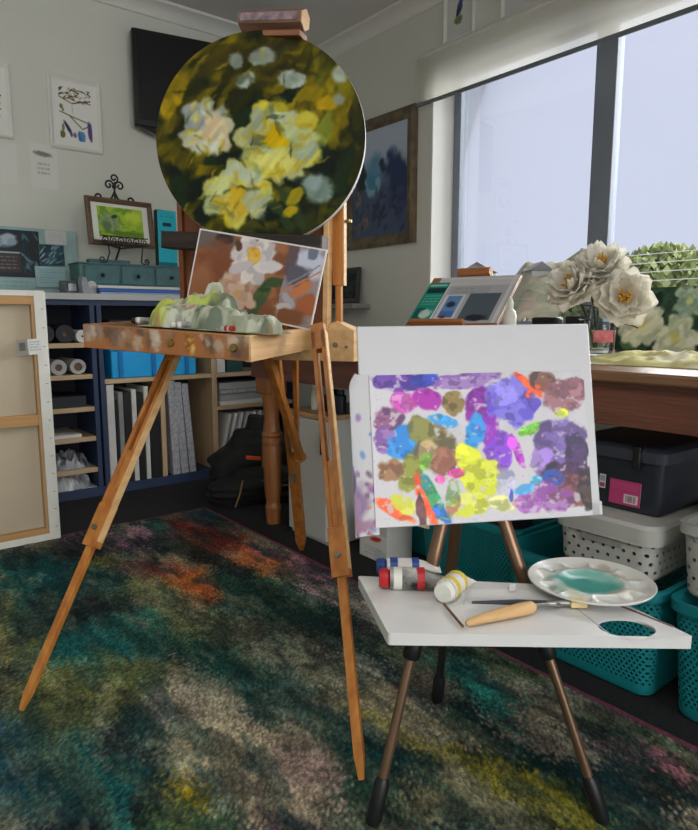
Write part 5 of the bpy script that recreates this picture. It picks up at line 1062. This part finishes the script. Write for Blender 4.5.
def palette_paper():
    A = Art(400, 274, 'd2d0d4', 1.46); cnt = [0]
    def bl(x, y, rx, ry, c, rot=0, c2=None, op=.93, e=.12, r=.36):
        cnt[0] += 1; u, v_ = (x-97)/578, 1-(y-55)/395; m = A.mask(u, v_, rx*1.10/578, ry*1.10/395, -rot, e, r, 10)
        g = noise2(A.h, A.w, 26, 30, 3, 300+cnt[0]); A.mix(m*op*(1-.75*smooth(.58, .68, g)), c)
        k = noise2(A.h, A.w, 12, 14, 4, 400+cnt[0]); A.mix(m*op*smooth(.50, .58, k), c2 or np.clip(rgb(c)*1.18+.04, 0, 1)); A.mix(m*.6*smooth(.60, .66, noise2(A.h, A.w, 16, 18, 3, 500+cnt[0])), rgb(c)*.72)
    A.mix(smooth(.55, .75, noise2(274, 400, 3, 5, 4, 2))*.35, 'b9b9bd')
    bl(190, 74, 80, 22, '6d46a0', .05, '4a3487'); bl(240, 72, 34, 20, '3b4fb4', 0, '2d357f'); bl(350, 74, 78, 20, '8a62a8', -.1, 'a58abf'); bl(130, 72, 22, 16, '5a3f86')
    bl(185, 126, 34, 24, 'd35fbf', .1, 'e29ad6'); bl(250, 122, 33, 26, 'a72fa6', .2, 'c45fc4'); bl(313, 136, 25, 30, '6b5a3a', .2, '8f7d4f'); bl(385, 150, 36, 50, '8a2a9e', -.15, '6a1f86'); bl(408, 205, 28, 45, '8f35b4', .1, 'b05fc8'); bl(430, 265, 32, 40, '8a4fd0', 0, 'a376dc')
    bl(470, 132, 58, 54, '6a5cc8', .1, '8d86dc'); bl(445, 110, 40, 30, '8f86d8', 0, None, .7); bl(535, 140, 14, 14, '6a5ac0'); bl(520, 90, 10, 45, 'ee6038', -.8); bl(540, 105, 32, 13, 'f0693f', -.5); bl(556, 80, 32, 28, '7f5a4f', .2, '54413f'); bl(620, 128, 48, 42, 'a0757c', .2, '7f5c68'); bl(650, 95, 24, 26, '8f6a72', 0)
    bl(140, 168, 32, 30, '8f5f82', .2, '63456a'); bl(130, 225, 26, 34, '7f5a9a', .1, 'a182b8'); bl(180, 236, 42, 42, '2f86d0', .1, '4fa3e0'); bl(285, 182, 36, 13, '4aa0dd', .3); bl(366, 215, 24, 46, '2a86cc', .3, '4aa0dd'); bl(260, 250, 50, 66, '8a7a55', -.2, '5f5a40'); bl(225, 200, 36, 30, '6a6a44', .3, '8f8f55'); bl(280, 285, 30, 34, '8f5f52', .2, 'a87a66'); bl(140, 305, 30, 28, 'a07a58', .1, '7c5a44'); bl(190, 315, 24, 44, '8f9440', .2, 'b0ac50')
    bl(240, 255, 20, 30, 'b09a72', .4, None, .7); bl(230, 285, 15, 20, '7fb04a', .3, None, .8); bl(345, 300, 32, 62, 'd2d832', -.25, 'e2e84c'); bl(385, 340, 40, 50, 'cdd634', .2, 'dfe45a'); bl(330, 262, 18, 22, 'd8de40'); bl(340, 405, 48, 26, 'd2d845', .1, 'e4e88a'); bl(430, 405, 34, 18, 'd5da90', .1, None, .8)
    bl(480, 270, 11, 40, 'b03fc0', -.3); bl(465, 245, 12, 14, 'c05fca'); bl(530, 208, 44, 12, '7ac44a', -.35, '9ad862'); bl(605, 170, 18, 12, 'c8d84a'); bl(500, 215, 14, 10, '8acc5a')
    bl(590, 255, 52, 58, '7a66a8', .1, '5d4a7a'); bl(620, 225, 44, 36, '8f7ab8', .2, '6a5a86'); bl(550, 300, 30, 34, '9a7fc0', .3, None, .8); bl(640, 290, 30, 60, '3a3550', 0, '54406a'); bl(610, 340, 66, 34, '4a3050', .1, '2a2438'); bl(620, 385, 56, 40, '6a4050', 0, '8f5f52'); bl(660, 380, 18, 45, '2c2a2e', 0, '4a4038'); bl(560, 390, 52, 40, '8f55a0', .2, 'b08aba'); bl(500, 410, 34, 22, 'b06ac0', .1, 'd0a0d8', .8); bl(570, 345, 28, 20, '3a5aa8', .2, '6a4a8a')
    bl(145, 408, 46, 15, 'f0683c', .6, 'f48a50'); bl(165, 390, 36, 20, 'd0d050', .5, 'e0e07a'); bl(228, 380, 18, 62, 'f06a40', -.3, 'e2543a'); bl(250, 385, 14, 62, '3fa56a', -.4, '2f8f9a'); bl(270, 425, 12, 30, '3a6fc0', -.6); bl(300, 385, 18, 44, '8fb07a', .2, 'c07a6a', .8); bl(215, 410, 10, 48, '5a3a3a', -.1); bl(315, 320, 18, 12, 'ea5aa8'); bl(268, 335, 12, 12, 'ea6ab0'); bl(440, 345, 28, 36, 'b9b9dc', .2, None, .7); bl(490, 372, 26, 12, '5aa5d8', -.2); bl(525, 350, 16, 10, '6ab5dc'); bl(455, 385, 6, 16, '4a5ac0')
    A.mix((np.random.default_rng(3).random((274, 400)) > .9975)*.9, '6a4a8a'); A.warp(.010, 26, 3, 6).sat(1.25)
    return A
PA = palette_paper()
p0 = .022; pw_, ph_ = .372-.0, .245
so = sheet('palette_sheet', pw_, ph_, PA, paint_mat('acrylic paint', .45, .35, .4, bscale=90), None, (0, 0, 0), thick=.0012, edge='dcdcda')
on_board(so, p0+pw_/2+.006, -.0055, -.002); props(so, 'white palette paper covered in bright acrylic dabs on the drawing board', 'palette paper')
CA = Art(60, 150, 'c0c0c1', .3); rr = random.Random(12)
for i in range(34): CA.blob(rr.uniform(.05, .95), rr.random()**1.7*.8, rr.uniform(.02, .09), rr.uniform(.008, .03), rr.choice(['7a5a9a', '8f6aa8', '5a86c0', 'd07a5a', '9a6a8a', '6a4a6a']), rr.random()*3, .3, .6, op=.85)
CA.blob(.4, .2, .35, .10, '7f6488', .1, .4, .7, '9a82a0', .85); CA.blob(.25, .35, .12, .06, '4a3a58', .2, .4, .7, op=.8); CA.blob(.6, .06, .4, .04, '8a5a78', .1, .4, .7, op=.7)
def curl(P, U, V):
    P = P.copy(); t = 1-U; R_ = .03; a = t*1.9; k = P[:, 1].copy()
    x = .06-np.sin(a)*R_*1.05-.014*t; y = -(1-np.cos(a))*R_*.8
    rnd = np.clip((V-.9)/.1, 0, 1)**2*t*.012
    P[:, 0] = x-.02+rnd; P[:, 1] = y+k; P[:, 2] = V*.258-.012; return P
v, f, c = sheet_geo(.07, .258, CA, .0012, 'c9c9c8', nx=24, ny=90, bend=curl, back='d0d0ce')
cs = color_mesh('curled_sheet', v, f, c, paint_mat('acrylic paint', .45, .35, .4, bscale=90)); on_board(cs, -.006, -.003, -.002); props(cs, 'curled paint-flecked paper strip along the left side of the drawing board', 'paper')

# white plastic tray hooked on the tripod legs
hv = Vector((.6225, .7826, 0)); lv = Vector((.7826, -.6225, 0))
def ts(t, s, z=0): p = hv*t+lv*s; return Vector((p.x, p.y, z))
TO = ts(.973, .253, .43)          # tray's own axes: x to the right, y away, z up
def tl(x, y): d = Vector((x, y, 0))-Vector((TO.x, TO.y, 0)); return (d.dot(lv), d.dot(hv))
corners = [tl(*ts(t, s).xy) for t, s in ((.875, .055), (.8705, .483), (1.045, .400), (1.083, .015))]
hole = [((tl(.871, .453)[0]+.040*math.cos(-2*PI*i/32)), (tl(.871, .453)[1]+.029*math.sin(-2*PI*i/32))) for i in range(32)]
w4 = [tl(.736, .656), tl(.845, .575), tl(.872, .622), tl(.786, .690)]
def rnd_poly(P, r, n=4):
    o = []
    for i, p in enumerate(P):
        a, b = Vector(P[i-1]), Vector(P[(i+1) % len(P)]); p = Vector(p); d1 = (a-p).normalized()*r; d2 = (b-p).normalized()*r
        for k in range(n+1): q = k/n; o.append(tuple((p+d1)*(1-q)**2+p*2*q*(1-q)+(p+d2)*q*q))
    return o
tr_ = thing('palette_tray', 'white plastic tray with a round cup hole hooked on the tripod legs', 'tray', TO, -math.radians(38.5)); tr_.rotation_euler = (0, .008, -math.radians(38.5)); 
m_tray = mat('white tray plastic', 'd9d9d7', .35, .03, 8)
def plate(outer, holes, z0, z1):
    bm = bmesh.new(); loops = []
    for P in [outer]+holes:
        vt = [bm.verts.new((x, y, z1)) for x, y in P]; loops.append(vt)
        for i in range(len(vt)): bm.edges.new((vt[i], vt[(i+1) % len(vt)]))
    bmesh.ops.triangle_fill(bm, use_beauty=True, use_dissolve=False, edges=bm.edges[:]); bm.verts.ensure_lookup_table()
    top = [[v.index for v in f.verts] for f in bm.faces]; bm.verts.index_update(); top = [[v.index for v in f.verts] for f in bm.faces]; co = [tuple(v.co) for v in bm.verts]; n = len(co)
    mb = MB(); fs = [tuple(f) for f in top]+[tuple(i+n for i in reversed(f)) for f in top]; k = 0
    for P in [outer]+holes:
        m = len(P); fs += [(k+i, k+(i+1) % m, n+k+(i+1) % m, n+k+i) for i in range(m)]; k += m
    bm.free(); return mb.add(co+[(x, y, z0) for x, y, z in co], fs)
well = rnd_poly(w4, .012)
oc = rnd_poly(corners, .006); cc_ = sum((Vector(p) for p in oc), Vector((0, 0)))/len(oc)
mesh('tray_top', plate(oc, [hole, well], -.003, 0), m_tray, tr_, angle=30)
mesh('tray_skirt', plate(oc, [[tuple(cc_+(Vector(p)-cc_)*.975) for p in oc]], -.018, -.003), m_tray, tr_, angle=30)
wb_ = [tuple(Vector(p)*.93+(Vector(w4[0])+Vector(w4[1])+Vector(w4[2])+Vector(w4[3]))/4*.07) for p in well]; n = len(well)
mesh('well', MB().add([(x, y, -.001) for x, y in well]+[(x, y, -.016) for x, y in wb_], [(i, (i+1) % n, n+(i+1) % n, n+i) for i in range(n)]+[tuple(range(n, 2*n))]), m_tray, tr_, solid=.001)
gv = [tl(.871, .534), tl(.833, .457)]
mesh('groove', MB().bar((*gv[0], .0002), (*gv[1], .0002), .002, .0006, (1, 0, 0)), mat('tray groove grey', 'a9a9a8', .5), tr_)
mesh('slot', MB().bar((corners[1][0]-.014, corners[1][1]+.03, .0002), (corners[2][0]-.004, corners[2][1]-.04, .0002), .005, .0008, (1, 0, 0)), mat('tray slot brown', '6d5a52', .6), tr_)
mesh('blue_smudge', MB().add([(-.0, 0, 0), (.006, 0, .002), (.012, 0, .008), (.004, 0, .006), (.002, 0, .003)], [(0, 1, 2, 3, 4)], Matrix.Translation((tl(.762, .49)[0]+.0, corners[0][1]-.0006, -.014))), mat('blue paint', '2f5fc8', .5), tr_, solid=.0004)
mesh('hook', MB().box(.0, .012, 0, .01, -.002, .010, Matrix.Translation((tl(.842, .640)[0], tl(.842, .640)[1], 0))), m_tray, tr_, bevel=.002)
TZ = .4315
# paint tubes, white china palette, knife, brush, stick
LA = -math.radians(38.5)
paint_tube('big white paint tube with a red cap lying at the left of the tray', (.680, .776, TZ), LA-.03, .112, .0180, m_smear, m_tw, m_red, m_red)
paint_tube('white paint tube with blue bands lying behind the red-capped one', (.716, .824, TZ), LA-.02, .110, .0150, m_tw, m_blue, m_blue, m_blue)
paint_tube('fat white paint tube with a yellow band pointing at the viewer', (.716, .668, TZ), LA+1.0, .085, .0185, m_tw, m_yel, m_pri, m_yel)
pl_ = thing('china_palette', 'round white china palette with teal paint washes on the tray', 'palette', (.950, .560, TZ), -.67)
def well_h(r, a): 
    k = (a/(2*PI)*10) % 1; e = math.exp(-((r-.073)/.011)**2)*max(0, math.cos((k-.5)*PI))**.6; c_ = max(0, 1-(r/.052)**4)
    return .013-.0065*e-.008*c_+.004*max(0, (r-.088)/.009)
nr, na = 40, 120; V = [(0, 0, well_h(0, 0))]; UV = [(.5, .5)]
for i in range(1, nr+1):
    for k in range(na): r = .098*i/nr; a = 2*PI*k/na; V.append((r*math.cos(a), r*math.sin(a), well_h(r, a))); UV.append((.5+0.5*r/.098*math.cos(a), .5+0.5*r/.098*math.sin(a)))
F = [(0, 1+k, 1+(k+1) % na) for k in range(na)]+[(1+i*na+k, 1+(i+1)*na+k, 1+(i+1)*na+(k+1) % na, 1+i*na+(k+1) % na) for i in range(nr-1) for k in range(na)]
base0 = len(V); rim = [1+(nr-1)*na+k for k in range(na)]
for rr_, z in ((.0993, .0165), (.098, .014), (.072, .004), (.056, .0005)):
    for k in range(na): a = 2*PI*k/na; V.append((rr_*math.cos(a), rr_*math.sin(a), z)); UV.append((2, 2))
prev = rim
for q in range(4):
    cur = list(range(base0+q*na, base0+(q+1)*na)); F += [(prev[k], cur[k], cur[(k+1) % na], prev[(k+1) % na]) for k in range(na)]; prev = cur
F.append(tuple(prev[::-1]))
PLA = Art(120, 120, 'dcdcd6', 1.); 
for x, y, rx, ry, c, o in ((.5, .5, .27, .26, '6fb5a8', .9), (.42, .52, .15, .15, '3f9a92', .8), (.58, .45, .14, .12, '4aa59a', .8), (.3, .35, .08, .1, 'b9c8a8', .7), (.68, .3, .1, .08, 'c9b9a0', .6), (.5, .13, .06, .04, '9fb89f', .6), (.18, .6, .05, .06, 'a9c0b0', .7), (.8, .65, .06, .05, 'b9a58f', .6), (.25, .8, .07, .05, '8fa09a', .5), (.72, .82, .06, .05, 'a08f7a', .5), (.14, .42, .05, .05, '6a7a6a', .6)): PLA.blob(x, y, rx, ry, c, 0, .35, .5, None, o)
UVa = np.array(UV); Cc = PLA.sample(np.clip(UVa[:, 0], 0, 1), np.clip(UVa[:, 1], 0, 1)); Cc[UVa[:, 0] > 1.5] = rgb('dcdcd8')
color_mesh('dish', V, F, Cc, paint_mat('glazed china', .2, 0, .5), pl_)
kn_ = thing('palette_knife', 'palette knife with a pale beech handle lying across the tray', 'palette knife', (.749, .579, TZ), 0)
kd = Vector((.867-.733, .602-.640, 0)); kd.normalize()
k0 = Vector((-.061, .016, 0)); 
mesh('handle', MB().tube([k0+kd*x+Vector((0, 0, z)) for x, z in ((0, .005), (.004, .006), (.03, .008), (.07, .0095), (.10, .010), (.115, .010), (.120, .010))], [.003, .0055, .0075, .0092, .010, .009, .005], 16), wood('pale beech handle', 'c59a66', 'd8b27e', 'x', .5), kn_)
mesh('ferrule', MB().tube([k0+kd*.118+Vector((0, 0, .010)), k0+kd*.145+Vector((0, 0, .009))], [.0045, .003], 10), m_steel, kn_)
mesh('blade', MB().tube([k0+kd*.145+Vector((0, 0, .009)), k0+kd*.16+Vector((0, 0, .005)), k0+kd*.19+Vector((0, 0, .0015))], [.0025, .004, .0012], 8), m_steel, kn_)
pb = thing('paint_brush', 'flat brush with cream bristles and thin dark handle beside the china palette', 'paint brush', (.851, .564, TZ), 0)
bd_ = Vector((.935-.80, .566-.665, 0)).normalized(); q0 = Vector((.021, -.026, 0))
mesh('bristles', MB().bar(q0-bd_*.010+Vector((0, 0, .006)), q0+bd_*.016+Vector((0, 0, .0055)), .022, .010, bd_.cross(Vector((0, 0, 1)))), mat('cream bristles', 'd9c48c', .8, .12, 80), pb, bevel=.002)
mesh('ferrule', MB().tube([q0-bd_*.010+Vector((0, 0, .006)), q0-bd_*.045+Vector((0, 0, .006))], [.007, .004], 12), m_steel, pb)
mesh('handle', MB().tube([q0-bd_*.045+Vector((0, 0, .006)), q0-bd_*.09+Vector((0, 0, .0075)), q0-bd_*.16+Vector((0, 0, .0085))], [.004, .0045, .002], 10), mat('dark brush handle', '3a3f48', .35, .1), pb)
sk = MB().tube([(.0, .0, .0035), (-.034, -.069, .0035)], [.002, .002], 8)
props(mesh('wooden_skewer', sk, mat('brown skewer', '6d4a30', .6, .15), None, 'local', (.714, .663, TZ)), 'thin brown wooden stick lying on the tray in front of the yellow-banded tube', 'stick')
